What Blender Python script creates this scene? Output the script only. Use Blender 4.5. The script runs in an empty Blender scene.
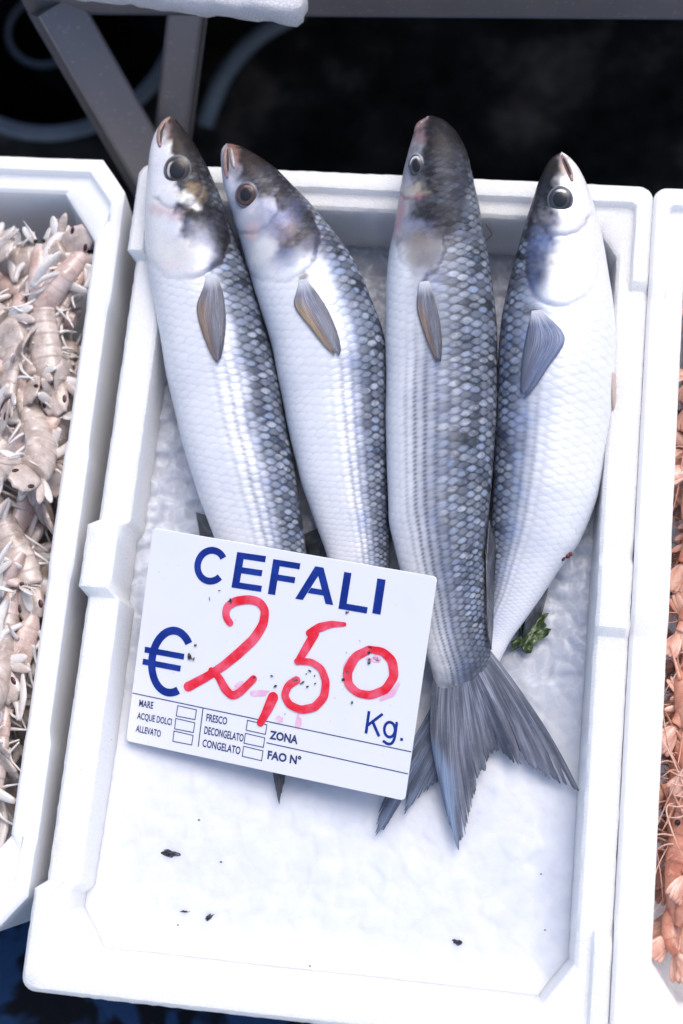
import bpy, bmesh, math, random
import numpy as np
from mathutils import Vector, Matrix, kdtree
from mathutils import noise as mnoise

random.seed(7)
RNG = np.random.default_rng(11)
S = bpy.context.scene
COL = S.collection

# ------------------------------------------------------------------ camera (solved from the main crate's rim rectangle)
FPX = 1507.0
CR = np.array([[0.99022, 0.09989, -0.09743], [0.07256, -0.96503, -0.2519], [-0.11918, 0.24237, -0.96284]])
CC = np.array([0.11954, -0.22523, 1.05956])

def at(x, y, z):
    """world point at height z seen where pixel (x, y) of the reference is"""
    x = np.asarray(x, float); y = np.asarray(y, float)
    d = np.stack([(x - 341.5) / FPX, (y - 512) / FPX, np.ones_like(x)], -1) @ CR
    k = (np.asarray(z, float) - CC[2]) / d[..., 2]
    return CC + d * k[..., None]

def proj(P):
    c = (np.asarray(P) - CC) @ CR.T
    return np.stack([341.5 + FPX * c[..., 0] / c[..., 2], 512 + FPX * c[..., 1] / c[..., 2]], -1)

cam = bpy.data.cameras.new("camera")
cam_o = bpy.data.objects.new("camera", cam); COL.objects.link(cam_o)
rot = CR.T @ np.diag([1, -1, -1])
cam_o.matrix_world = Matrix([list(rot[i]) + [CC[i]] for i in range(3)] + [[0, 0, 0, 1]])
cam.sensor_fit = 'VERTICAL'; cam.sensor_height = 36.0; cam.sensor_width = 24.0
cam.lens = FPX / 1024 * 36.0
cam.clip_start = 0.02; cam.clip_end = 200
cam.dof.use_dof = True; cam.dof.focus_distance = 1.085; cam.dof.aperture_fstop = 3.8
S.camera = cam_o

# ------------------------------------------------------------------ generic helpers
def sstep(a, b, x):
    t = np.clip((np.asarray(x, float) - a) / (b - a), 0, 1)
    return t * t * (3 - 2 * t)

def mesh_obj(name, verts, faces, mat=None, parent=None, smooth=True, sharp=None):
    me = bpy.data.meshes.new(name)
    me.from_pydata([tuple(map(float, v)) for v in verts], [], [tuple(map(int, f)) for f in faces])
    if smooth:
        me.polygons.foreach_set('use_smooth', [True] * len(me.polygons))
    me.update()
    if sharp is not None:
        me.set_sharp_from_angle(angle=math.radians(sharp))
    o = bpy.data.objects.new(name, me); COL.objects.link(o)
    if mat: me.materials.append(mat)
    if parent is not None: o.parent = parent
    return o

def empty(name, loc=(0, 0, 0), rz=0.0):
    o = bpy.data.objects.new(name, None); COL.objects.link(o)
    o.location = loc; o.rotation_euler = (0, 0, rz); o.empty_display_size = 0.02
    return o

def tag(o, label=None, cat=None, group=None, kind=None):
    if label: o['label'] = label
    if cat: o['category'] = cat
    if group: o['group'] = group
    if kind: o['kind'] = kind
    return o

def copy_tree(o, parent=None, skip=()):
    c = o.copy(); COL.objects.link(c)
    if parent is not None:
        c.parent = parent
    for ch in list(o.children):
        if ch.name.split('.')[0] in skip: continue
        copy_tree(ch, c, skip=skip)
    return c

def rel(P, origin):
    return np.asarray(P) - np.asarray(origin)

def grid_faces(n, m, wrap=False):
    """faces of an n x m vertex grid"""
    i = np.arange(n - 1)[:, None]; j = np.arange(m if wrap else m - 1)[None, :]
    j2 = (j + 1) % m
    a = i * m + j; b = i * m + j2; c = (i + 1) * m + j2; d = (i + 1) * m + j
    return np.stack([a, b, c, d], -1).reshape(-1, 4)

def set_uv(o, uv, name='uv'):
    me = o.data
    l = me.uv_layers.new(name=name)
    idx = np.zeros(len(me.loops), int); me.loops.foreach_get('vertex_index', idx)
    l.data.foreach_set('uv', np.asarray(uv, float)[idx].ravel())

def set_col(o, col, name='albedo'):
    a = o.data.color_attributes.new(name, 'FLOAT_COLOR', 'POINT')
    c = np.c_[np.asarray(col, float), np.ones(len(col))]
    a.data.foreach_set('color', c.ravel())

def set_f(o, val, name):
    a = o.data.attributes.new(name, 'FLOAT', 'POINT')
    a.data.foreach_set('value', np.asarray(val, float).ravel())

def resample(P, n, sm=0):
    P = np.asarray(P, float)
    d = np.r_[0, np.cumsum(np.linalg.norm(np.diff(P, axis=0), axis=1))]
    t = np.linspace(0, d[-1], n)
    Q = np.stack([np.interp(t, d, P[:, k]) for k in range(P.shape[1])], -1)
    for _ in range(sm):
        Q[1:-1] = Q[1:-1] * .5 + (Q[:-2] + Q[2:]) * .25
    return Q

def tube_geo(P, r, n=8, flat=1.0, up=(0, 0, 1), cap=True):
    """tube along P with radius array r; returns verts, faces"""
    P = np.asarray(P, float); r = np.broadcast_to(np.asarray(r, float), (len(P),))
    T = np.gradient(P, axis=0); T /= np.linalg.norm(T, axis=1)[:, None] + 1e-12
    upv = np.array(up, float)
    A = np.cross(T, upv); bad = np.linalg.norm(A, axis=1) < 1e-4
    A[bad] = np.cross(T[bad], np.array([1., .3, 0])); A /= np.linalg.norm(A, axis=1)[:, None]
    B = np.cross(A, T)
    th = np.linspace(0, 2 * np.pi, n, endpoint=False)
    V = P[:, None] + r[:, None, None] * (A[:, None] * np.cos(th)[None, :, None] + flat * B[:, None] * np.sin(th)[None, :, None])
    V = V.reshape(-1, 3); F = [tuple(f) for f in grid_faces(len(P), n, True)]
    if cap:
        F.append(tuple(range(n))[::-1]); F.append(tuple(range((len(P) - 1) * n, len(P) * n)))
    return V, F

def tube(name, P, r, mat, parent=None, n=8, flat=1.0, up=(0, 0, 1)):
    V, F = tube_geo(P, r, n, flat, up)
    return mesh_obj(name, V, F, mat, parent)

def merge(geos):
    V = []; F = []; k = 0
    for v, f in geos:
        V.append(np.asarray(v, float)); F += [tuple(i + k for i in q) for q in f]; k += len(v)
    return np.concatenate(V), F

def box_geo(c, s, R=None):
    v = np.array([[x, y, z] for x in (-1, 1) for y in (-1, 1) for z in (-1, 1)], float) * np.array(s) / 2
    if R is not None: v = v @ np.array(R).T
    return v + np.array(c), [(0, 1, 3, 2), (4, 6, 7, 5), (0, 4, 5, 1), (2, 3, 7, 6), (0, 2, 6, 4), (1, 5, 7, 3)]

# ------------------------------------------------------------------ node helpers
class Mat:
    def __init__(s, name):
        s.m = bpy.data.materials.new(name); s.m.use_nodes = True
        s.nt = s.m.node_tree; s.b = s.nt.nodes['Principled BSDF']; s.out = s.nt.nodes['Material Output']
    def n(s, t, **kw):
        x = s.nt.nodes.new(t)
        for k, v in kw.items(): setattr(x, k, v)
        return x
    def put(s, sock, v):
        if hasattr(v, 'is_output'): s.nt.links.new(v, sock)
        elif isinstance(v, (tuple, list)) and len(v) == 3 and len(sock.default_value) == 4: sock.default_value = (*v, 1)
        else: sock.default_value = v
    def set(s, **kw):
        for k, v in kw.items(): s.put(s.b.inputs[k.replace('_', ' ')], v)
        return s
    def math(s, op, a, b=None, c=None, clamp=False):
        x = s.n('ShaderNodeMath', operation=op, use_clamp=clamp); s.put(x.inputs[0], a)
        if b is not None: s.put(x.inputs[1], b)
        if c is not None: s.put(x.inputs[2], c)
        return x.outputs[0]
    def mapr(s, v, a, b, c=0.0, d=1.0, interp='SMOOTHSTEP'):
        x = s.n('ShaderNodeMapRange', interpolation_type=interp, clamp=True) if interp == 'LINEAR' else s.n('ShaderNodeMapRange', interpolation_type=interp)
        for i, q in enumerate((v, a, b, c, d)): s.put(x.inputs[i], q)
        return x.outputs[0]
    def mix(s, f, a, b, mode='MIX'):
        x = s.n('ShaderNodeMix', data_type='RGBA', blend_type=mode)
        s.put(x.inputs[0], f); s.put(x.inputs[6], a); s.put(x.inputs[7], b)
        return x.outputs[2]
    def noise(s, vec, scale, detail=3, rough=.5, dist=0.0):
        x = s.n('ShaderNodeTexNoise'); s.put(x.inputs['Scale'], scale); s.put(x.inputs['Detail'], detail)
        s.put(x.inputs['Roughness'], rough); s.put(x.inputs['Distortion'], dist)
        if vec is not None: s.put(x.inputs['Vector'], vec)
        return x.outputs[0], x.outputs[1]
    def vor(s, vec, scale, feature='F1', rnd=1.0, dim='3D'):
        x = s.n('ShaderNodeTexVoronoi', feature=feature, voronoi_dimensions=dim)
        s.put(x.inputs['Scale'], scale); s.put(x.inputs['Randomness'], rnd)
        if vec is not None: s.put(x.inputs['Vector'], vec)
        return x.outputs
    def obj(s): return s.n('ShaderNodeTexCoord').outputs['Object']
    def geo(s): return s.n('ShaderNodeNewGeometry').outputs['Position']
    def uv(s, name='uv'): return s.n('ShaderNodeUVMap', uv_map=name).outputs[0]
    def attr(s, name):
        x = s.n('ShaderNodeAttribute', attribute_name=name); return x.outputs['Color'], x.outputs['Fac']
    def sep(s, v):
        x = s.n('ShaderNodeSeparateXYZ'); s.put(x.inputs[0], v); return x.outputs
    def comb(s, a, b, c=0.0):
        x = s.n('ShaderNodeCombineXYZ')
        for i, q in enumerate((a, b, c)): s.put(x.inputs[i], q)
        return x.outputs[0]
    def bump(s, h, strength=.5, dist=.001, nrm=None):
        x = s.n('ShaderNodeBump'); s.put(x.inputs['Strength'], strength); s.put(x.inputs['Distance'], dist); s.put(x.inputs['Height'], h)
        if nrm is not None: s.put(x.inputs['Normal'], nrm)
        return x.outputs[0]
    def ramp(s, f, stops, interp='LINEAR'):
        x = s.n('ShaderNodeValToRGB'); cr = x.color_ramp; cr.interpolation = interp
        while len(cr.elements) < len(stops): cr.elements.new(.5)
        for e, (p, c) in zip(cr.elements, stops): e.position = p; e.color = (*c, 1)
        s.put(x.inputs[0], f); return x.outputs[0]

def plain(name, col, rough=.5, **kw):
    m = Mat(name); m.set(Base_Color=col, Roughness=rough, **kw); return m.m

# ---- expanded polystyrene
def mat_eps(name, col=(.86, .86, .87), rough_beads=1.0, dirt=1.0):
    m = Mat(name); p = m.obj()
    v = m.vor(p, 330.0); v2 = m.vor(p, 330.0, 'DISTANCE_TO_EDGE')
    n1, _ = m.noise(p, 1400, 2); n2, _ = m.noise(p, 45, 4)
    h = m.math('ADD', m.math('MULTIPLY', m.mapr(v2[0], 0, .12), .9), m.math('MULTIPLY', n1, .5))
    cell = m.sep(v[1])[0]
    c = m.mix(m.math('MULTIPLY', cell, .10), col, tuple(x * .82 for x in col))
    c = m.mix(m.math('MULTIPLY', m.mapr(v2[0], .10, 0.0), .12 * rough_beads), c, (.55, .55, .58))
    spk, _ = m.noise(p, 210, 2, .6); reg, _ = m.noise(p, 16, 2)
    spm = m.math('MULTIPLY', m.mapr(spk, .70, .76), m.mapr(reg, .56, .70))
    c = m.mix(m.math('MULTIPLY', spm, .75 * dirt), c, (.22, .21, .22))
    c = m.mix(m.math('MULTIPLY', m.mapr(n2, .58, .8), .10 * dirt), c, (.60, .56, .54))
    m.set(Base_Color=c, Roughness=.55, Normal=m.bump(h, .55 * rough_beads, .0007))
    m.b.inputs['Specular IOR Level'].default_value = .35
    m.set(Subsurface_Weight=.6, Subsurface_Radius=(.026, .028, .033), Subsurface_Scale=1.0)
    return m.m

EPS = mat_eps('white_foam')
EPS_S = mat_eps('smooth_white_foam', rough_beads=.35, dirt=.4)
EPS_R = mat_eps('coarse_white_foam', col=(.74, .72, .76), rough_beads=2.2)

# ------------------------------------------------------------------ foam crates
def crate(name, W, L, H, depth, side_r, side_l, mat, ochamf=None, ichamf=(.019, .027), lip=.0, wi=(.024, .029), lipw=(.012, .0145), shift=False, crumb=.0005, ramp_=.011):
    """side_r / side_l: list of (y0, y1, top, inset) ; elsewhere on the long sides and on the short sides: corner profile"""
    def sides(sg):
        st = []
        for (y0, y1, h, ins) in sg:
            st.append((y0, y1, h, ins))
        return st
    def prof(y, sg):
        for (y0, y1, h, ins) in sg:
            if y0 - 1e-6 <= y <= y1 + 1e-6: return h, ins, 0.0
        return 0.0, 0.0, 1.0
    ramp = ramp_
    def ylist(sg):
        ys = {-1.0, 1.0}
        for (y0, y1, h, ins) in sg: ys |= {y0 - ramp / 2, y0 + ramp / 2, y1 - ramp / 2, y1 + ramp / 2}
        ys |= {float(q) for q in np.arange(-L / 2 + .04, L / 2 - .04, .0045) if all(abs(q - e) > ramp * .7 for sgm in sg for e in sgm[:2])}
        return sorted(ys)
    def side_val(y, sg):
        # piecewise profile with short ramps at the steps
        a = prof(y - ramp * .51, sg); b = prof(y + ramp * .51, sg)
        for (y0, y1, h, ins) in sg:
            if abs(y - (y0 - ramp / 2)) < 1e-6 or abs(y - (y1 - ramp / 2)) < 1e-6: return a
            if abs(y - (y0 + ramp / 2)) < 1e-6 or abs(y - (y1 + ramp / 2)) < 1e-6: return b
        return b
    NC = 6
    stations = []   # (kind, data)
    ysr = [y for y in ylist(side_r)]; ysl = [y for y in ylist(side_l)][::-1]
    # go counter-clockwise: right side up, top-right corner, top side, ...
    for y in ysr: stations.append(('R', y, side_val(y, side_r) if abs(y) < .9 else (0, 0, 1)))
    for k in range(1, NC): stations.append(('C0', k / NC, (0, 0, 1)))
    xs_ = [float(q) for q in np.arange(-W / 2 + .035, W / 2 - .035, .0045)]
    stations += [('T', 1.0, (0, 0, 1))] + [('T', q, (0, 0, 1)) for q in xs_[::-1]] + [('T', -1.0, (0, 0, 1))]
    for k in range(1, NC): stations.append(('C1', k / NC, (0, 0, 1)))
    for y in ysl: stations.append(('L', y, side_val(y, side_l) if abs(y) < .9 else (0, 0, 1)))
    for k in range(1, NC): stations.append(('C2', k / NC, (0, 0, 1)))
    stations += [('B', -1.0, (0, 0, 1))] + [('B', q, (0, 0, 1)) for q in xs_] + [('B', 1.0, (0, 0, 1))]
    for k in range(1, NC): stations.append(('C3', k / NC, (0, 0, 1)))
    def pt(st, ox, oy, cx, cy, rnd):
        k, t, _ = st; hx = W / 2 - ox; hy = L / 2 - oy
        ax, ay = hx - cx, hy - cy
        if k == 'R': return (hx, min(max(t, -ay), ay))
        if k == 'L': return (-hx, min(max(t, -ay), ay))
        if k == 'T': return (max(min(t, ax), -ax), hy)
        if k == 'B': return (max(min(t, ax), -ax), -hy)
        q = int(k[1]); u = t if rnd else t
        if rnd:
            c, s = math.cos(u * math.pi / 2), math.sin(u * math.pi / 2)
        else:
            c, s = 1 - u, u
        if q == 0: return (ax + cx * c, ay + cy * s)
        if q == 1: return (-ax - cx * s, ay + cy * c)
        if q == 2: return (-ax - cx * c, -ay - cy * s)
        return (ax + cx * s, -ay - cy * c)
    oc = ochamf or (.011, .011); ornd = ochamf is None
    ic = ichamf
    rings = []
    for r in range(10):
        ring = []
        for st in stations:
            h, ins, lp = st[2]
            longside = st[0] in 'RL'
            hi = h - (.0070 if lp else 0.0); shf = ins if shift and st[0] == 'L' else 0.0
            if r == 0: o, z, c, rn = (.008, .008), -H, oc, ornd
            elif r == 1: o, z, c, rn = (ins + .001, ins + .001), h - .02, oc, ornd
            elif r == 2: o, z, c, rn = (ins, ins), h - .003, oc, ornd
            elif r == 3: o, z, c, rn = (ins + .0028, ins + .0028), h, oc, ornd
            elif r == 4: o, z, c, rn = (lipw[0] + shf, lipw[1]), h, ((.005, .005) if ochamf is None else (oc[0] * .95, oc[1] * .95)), ornd
            elif r == 5: o, z, c, rn = (lipw[0] + .0018 + shf, lipw[1] + .0018), hi, ((.004, .004) if ochamf is None else (oc[0] * .93, oc[1] * .93)), ornd
            elif r == 6: o, z, c, rn = (wi[0] - .0025 + shf, wi[1] - .0025), hi, ic, False
            elif r == 7: o, z, c, rn = (wi[0] + shf, wi[1]), hi - .0025, ic, False
            elif r == 8: o, z, c, rn = (wi[0] + .007 + shf * .6, wi[1] + .008), -depth + .004, ic, False
            else: o, z, c, rn = (wi[0] + .012, wi[1] + .013), -depth, ic, False
            x, y = pt(st, o[0], o[1], c[0], c[1], rn)
            ring.append((x, y, z))
        rings.append(ring)
    n = len(stations)
    V = []
    for r, ring in enumerate(rings):
        a_ = crumb if 2 <= r <= 7 else 0.0
        for (x, y, z) in ring:
            if a_:
                q = Vector((x * 230 + r * 3.3, y * 230, z * 230)); j = mnoise.noise_vector(q) * a_ + mnoise.noise_vector(q * .3) * a_ * .3
                c_ = mnoise.noise(Vector((x * 55 + r, y * 55, W * 9))); dz = -max(0.0, c_ - .48) * a_ * 7 if r in (2, 3) else 0.0
                x += j.x; y += j.y; z += j.z * .6 + dz
            V.append((x, y, z))
    F = [tuple(f) for f in grid_faces(len(rings), n, True)]
    F.append(tuple(range((len(rings) - 1) * n, len(rings) * n)))
    F.append(tuple(range(n))[::-1])
    o = mesh_obj(name, V, F, mat, sharp=38)
    return o

SIDE = [(-.238, -.0305, -.006, .0), (-.0305, .0215, 0.0, 0.0), (.0215, .232, -.006, .0)]
SIDE_LL = [(-.242, -.0315, -.008, .0058), (-.0315, .0215, 0.0, 0.0), (.0215, .236, -.008, .0058)]
# mid block: no lip
main = crate('foam_crate', .400, .6274, .125, .105, SIDE, SIDE_LL, EPS, shift=True, ramp_=.006)
tag(main, 'white foam crate holding the four grey fish on ice, in the middle of the photo', 'crate', 'foam crates on the fish stall')

SIDE_L = [(-.235, -.158, -.004, .0), (-.158, -.037, -.006, .003), (-.037, .058, -.003, 0.001), (.058, .176, -.006, .003), (.176, .25, -.004, .001)]
left = crate('foam_crate', .400, .5935, .125, .105, SIDE_L, SIDE_L, EPS_S, ochamf=(.021, .027), ichamf=(.030, .040), wi=(.0195, .028), lipw=(.009, .012), crumb=.0002)
tag(left, 'white foam crate full of pale mantis shrimp at the left edge', 'crate', 'foam crates on the fish stall')
left.location = (-.4065, .0168, .0); left.rotation_euler = (0, 0, .0095)

SIDE_R2 = [(-.232, -.026, -.006, .0), (-.026, .034, 0.0, 0.0), (.034, .228, -.006, .0)]
right = crate('foam_crate', .400, .622, .125, .105, SIDE_R2, SIDE_R2, EPS_S, wi=(.026, .030), crumb=.0002)
tag(right, 'white foam crate filled with pink prawns at the right edge', 'crate', 'foam crates on the fish stall')
right.location = (.4003, .002, .001); right.rotation_euler = (0, 0, .001)

# ------------------------------------------------------------------ ice
def make_ice():
    nx, ny = 300, 470
    hx, hy = .176, .285
    xs = np.linspace(-hx, hx, nx); ys = np.linspace(-hy, hy, ny)
    X, Y = np.meshgrid(xs, ys, indexing='ij')
    def worley(cell, seed):
        r = np.random.default_rng(seed)
        gx, gy = int(.36 / cell) + 3, int(.58 / cell) + 3
        px = (np.arange(gx)[:, None] + r.random((gx, gy))) * cell - .19
        py = (np.arange(gy)[None, :] + r.random((gx, gy))) * cell - .30
        tx, ty = r.normal(0, 1, (gx, gy)), r.normal(0, 1, (gx, gy)); hh = r.random((gx, gy))
        ix = ((X + .19) / cell).astype(int); iy = ((Y + .30) / cell).astype(int)
        best = np.full(X.shape, 9.); sec = best.copy(); H = np.zeros_like(X)
        for a in (-1, 0, 1):
            for b in (-1, 0, 1):
                jx = np.clip(ix + a, 0, gx - 1); jy = np.clip(iy + b, 0, gy - 1)
                dx = X - px[jx, jy]; dy = Y - py[jx, jy]; d = np.hypot(dx, dy)
                hv = hh[jx, jy] + .22 * (tx[jx, jy] * dx + ty[jx, jy] * dy) / cell
                m = d < best
                sec = np.where(m, best, np.minimum(sec, d)); H = np.where(m, hv, H); best = np.where(m, d, best)
        e = np.clip((sec - best) / cell, 0, .35) / .35
        return H, e
    H1, e1 = worley(.016, 1); H2, e2 = worley(.0075, 2); H3, e3 = worley(.0035, 3)
    amp = .22 + .78 * sstep(-.12, .0, Y)                      # crushed finer towards the front
    Z = -.055 + amp * (.0058 * H1 * (.45 + .55 * np.sqrt(e1)) + .0016 * H2 * (.4 + .6 * e2)) + .0003 * H3 * e3 - .016 * sstep(.08, .24, Y)
    big = np.array([mnoise.noise((x * 14, y * 14, 3.1)) for x, y in zip(X.ravel(), Y.ravel())]).reshape(X.shape)
    Z += .0025 * big
    Z += .007 * sstep(-.12, -.27, Y)                           # heaped a little higher at the front
    for _ in range(2):
        Z[1:-1] = Z[1:-1] * .5 + (Z[:-2] + Z[2:]) * .25; Z[:, 1:-1] = Z[:, 1:-1] * .5 + (Z[:, :-2] + Z[:, 2:]) * .25
    edge = np.minimum(hx - np.abs(X), hy - np.abs(Y))
    Z += .004 * sstep(.03, .0, edge)
    # octagonal corners like the crate's inside
    V = np.stack([X, Y, Z], -1).reshape(-1, 3)
    F = grid_faces(nx, ny)
    cx, cy = (np.abs(V[:, 0]) - (hx - .014)) / .019, (np.abs(V[:, 1]) - (hy - .024)) / .027
    keep = ~((cx > 0) & (cy > 0) & (cx + cy > 1.25))
    F = F[keep[F].all(1)]
    m = Mat('crushed_ice'); p = m.obj()
    v = m.vor(p, 260, 'DISTANCE_TO_EDGE'); n1, _ = m.noise(p, 520, 4); n2, _ = m.noise(p, 60, 4)
    pd = m.n('ShaderNodeVectorMath', operation='ADD'); m.put(pd.inputs[0], p); sc_ = m.n('ShaderNodeVectorMath', operation='SCALE'); m.put(sc_.inputs[0], m.noise(p, 90, 3)[1]); sc_.inputs[3].default_value = .012; m.put(pd.inputs[1], sc_.outputs[0]); p = pd.outputs[0]
    w_ = m.vor(p, 95.0, 'F1'); we = m.vor(p, 95.0, 'DISTANCE_TO_EDGE'); wc = m.sep(w_[1])[0]
    h = m.math('ADD', m.math('ADD', m.math('MULTIPLY', m.mapr(v[0], 0, .15), .5), n1), m.math('MULTIPLY', m.math('SUBTRACT', 1.0, w_[0]), 2.0))
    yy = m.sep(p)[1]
    wet = m.mapr(m.math('ADD', yy, m.math('MULTIPLY', m.math('SUBTRACT', n2, .5), .10)), -.13, -.02)      # meltwater gloss round the fish; the shade there is painted in as grey
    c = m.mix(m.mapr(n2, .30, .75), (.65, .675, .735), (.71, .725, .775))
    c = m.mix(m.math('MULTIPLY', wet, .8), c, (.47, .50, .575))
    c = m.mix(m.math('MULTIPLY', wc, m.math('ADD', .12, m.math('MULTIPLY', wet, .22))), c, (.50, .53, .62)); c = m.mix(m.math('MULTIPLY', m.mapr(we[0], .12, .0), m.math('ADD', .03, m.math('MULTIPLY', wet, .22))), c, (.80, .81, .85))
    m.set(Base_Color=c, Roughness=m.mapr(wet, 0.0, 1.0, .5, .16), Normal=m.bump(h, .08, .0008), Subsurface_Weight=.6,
          Subsurface_Radius=(.010, .012, .016), Subsurface_Scale=1.0, IOR=1.31)
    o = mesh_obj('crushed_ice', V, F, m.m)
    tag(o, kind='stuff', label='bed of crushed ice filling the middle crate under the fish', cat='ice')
    return o
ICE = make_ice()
# ------------------------------------------------------------------ fish
def fish_material(name, spots=1.0, stripes=1.0, blue=1.0):
    m = Mat(name)
    alb, _ = m.attr('albedo'); _, sc = m.attr('scale'); _, dk = m.attr('dark'); _, met = m.attr('silver')
    uv = m.sep(m.uv('scales')); u, v = uv[0], uv[1]
    wob, wobc = m.noise(m.obj(), 40, 3)
    wv = m.math('MULTIPLY', m.math('SUBTRACT', wob, .5), .5)
    wob2 = m.sep(m.noise(m.obj(), 170, 2)[1])
    u2 = m.math('ADD', m.math('ADD', u, wv), m.math('MULTIPLY', m.math('SUBTRACT', wob2[0], .5), .45)); v2 = m.math('ADD', m.math('ADD', v, m.math('MULTIPLY', wv, .5)), m.math('MULTIPLY', m.math('SUBTRACT', wob2[1], .5), .24))
    pa = m.math('MULTIPLY', m.math('ADD', u2, v2), .5); qa = m.math('MULTIPLY', m.math('SUBTRACT', u2, v2), .5)
    V = m.n('ShaderNodeTexVoronoi', feature='F1', voronoi_dimensions='2D')
    m.put(V.inputs['Vector'], m.comb(pa, qa)); V.inputs['Scale'].default_value = 1.0; V.inputs['Randomness'].default_value = .20
    pos = m.sep(V.outputs['Position']); rnd = m.sep(V.outputs['Color'])
    dp = m.math('SUBTRACT', pa, pos[0]); dq = m.math('SUBTRACT', qa, pos[1])
    du = m.math('ADD', dp, dq); dv = m.math('SUBTRACT', dp, dq)
    # each scale shows as a lens, wider than long
    q1 = m.math('MULTIPLY', m.math('MULTIPLY', du, du), 1.55); q2 = m.math('MULTIPLY', m.math('MULTIPLY', dv, dv), 2.3)
    lens = m.math('SUBTRACT', 1.0, m.math('ADD', q1, q2))
    # some scales catch the light, others are dulled or lost
    lost = m.mapr(rnd[0], .05, .45, .25, 1.0)
    centre = m.math('MULTIPLY', m.mapr(lens, -.25, .95), lost)
    edge = m.mapr(lens, .60, -.55)
    hgt = m.math('ADD', m.mapr(lens, -.3, .9), m.math('MULTIPLY', du, .25))
    # stripes between the rows, broken by the scale bases
    st = m.math('SUBTRACT', .5, m.math('MULTIPLY', m.math('COSINE', m.math('MULTIPLY', v2, 2 * math.pi)), .5))
    stripe = m.math('MULTIPLY', m.math('POWER', st, 1.5), m.math('ADD', .72, m.math('MULTIPLY', m.math('COSINE', m.math('MULTIPLY', u2, 2 * math.pi)), .28)))
    _, sm = m.attr('stripe')
    c = alb
    # belly and flank scales: faint grey net
    c = m.mix(m.math('MULTIPLY', m.math('MULTIPLY', edge, sc), m.mapr(wob2[2], .35, .65, .07, .22)), c, (.34, .36, .42))
    # per-scale tone
    c = m.mix(m.math('MULTIPLY', m.math('MULTIPLY', rnd[1], sc), m.math('ADD', m.math('MULTIPLY', dk, .25), .10)), c, (.42, .47, .58))
    # long grey stripes of the flank
    c = m.mix(m.math('MULTIPLY', m.math('MULTIPLY', stripe, sm), .80 * stripes), c, (.07, .085, .13))
    # bright scale centres of the back
    glint = m.math('MULTIPLY', m.math('MULTIPLY', centre, dk), m.math('MULTIPLY', sc, m.math('ADD', m.math('MULTIPLY', rnd[0], .75), .25)))
    glint = m.math('MULTIPLY', glint, m.mapr(wob2[2], .38, .60, .35, 1.0))
    c = m.mix(m.math('MULTIPLY', glint, .58 * spots), c, m.mix(rnd[2], (.54, .57, .62), (.30 , .39, .58)))
    c = m.mix(m.math('MULTIPLY', m.math('MULTIPLY', edge, dk), m.math('MULTIPLY', sc, .46)), c, (.012, .016, .026))
    # blotches on the skin
    n1, n1c = m.noise(m.obj(), 170, 5, .65)
    n2, _ = m.noise(m.obj(), 55, 4, .6)
    hd = m.math('SUBTRACT', 1.0, sc)
    c = m.mix(m.math('MULTIPLY', m.math('MULTIPLY', m.mapr(n1, .48, .72), hd), m.math('SUBTRACT', .10, m.math('MULTIPLY', dk, .055))), c, (.30, .31, .40))
    c = m.mix(m.math('MULTIPLY', m.mapr(n2, .5, .75), m.math('SUBTRACT', .06, m.math('MULTIPLY', dk, .03))), c, (.20, .20, .27))
    fine, _ = m.noise(m.obj(), 620, 3, .6)
    c = m.mix(m.math('MULTIPLY', m.mapr(fine, .50, .72), m.math('ADD', m.math('MULTIPLY', hd, .16), .10)), c, m.mix(dk, (.40, .38, .42), (.012, .012, .014)))
    irid = m.mix(m.math('MULTIPLY', m.math('MULTIPLY', m.mapr(n2, .45, .65), met), .25 * blue), c, (.45, .55, .85), 'SOFT_LIGHT')
    nb, _ = m.noise(m.obj(), 900, 3)
    h = m.math('ADD', m.math('MULTIPLY', m.math('MULTIPLY', hgt, sc), 1.0), m.math('MULTIPLY', m.math('ADD', n1, m.math('MULTIPLY', nb, .3)), m.math('ADD', m.math('MULTIPLY', hd, .7), .15)))
    m.set(Base_Color=irid, Roughness=.36, Metallic=m.math('MULTIPLY', met, .26), Normal=m.bump(h, m.mapr(dk, 0, 1, .13, .11), .0010), Coat_Weight=m.mapr(dk, 0.0, .7, .26, .05), Coat_Roughness=.07, Coat_Normal=m.bump(m.math('ADD', wob2[0], m.math('MULTIPLY', fine, .5)), .5, .0010))
    m.put(m.b.inputs['Specular IOR Level'], m.mapr(dk, 0.0, .8, .32, .08))
    return m.m

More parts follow.
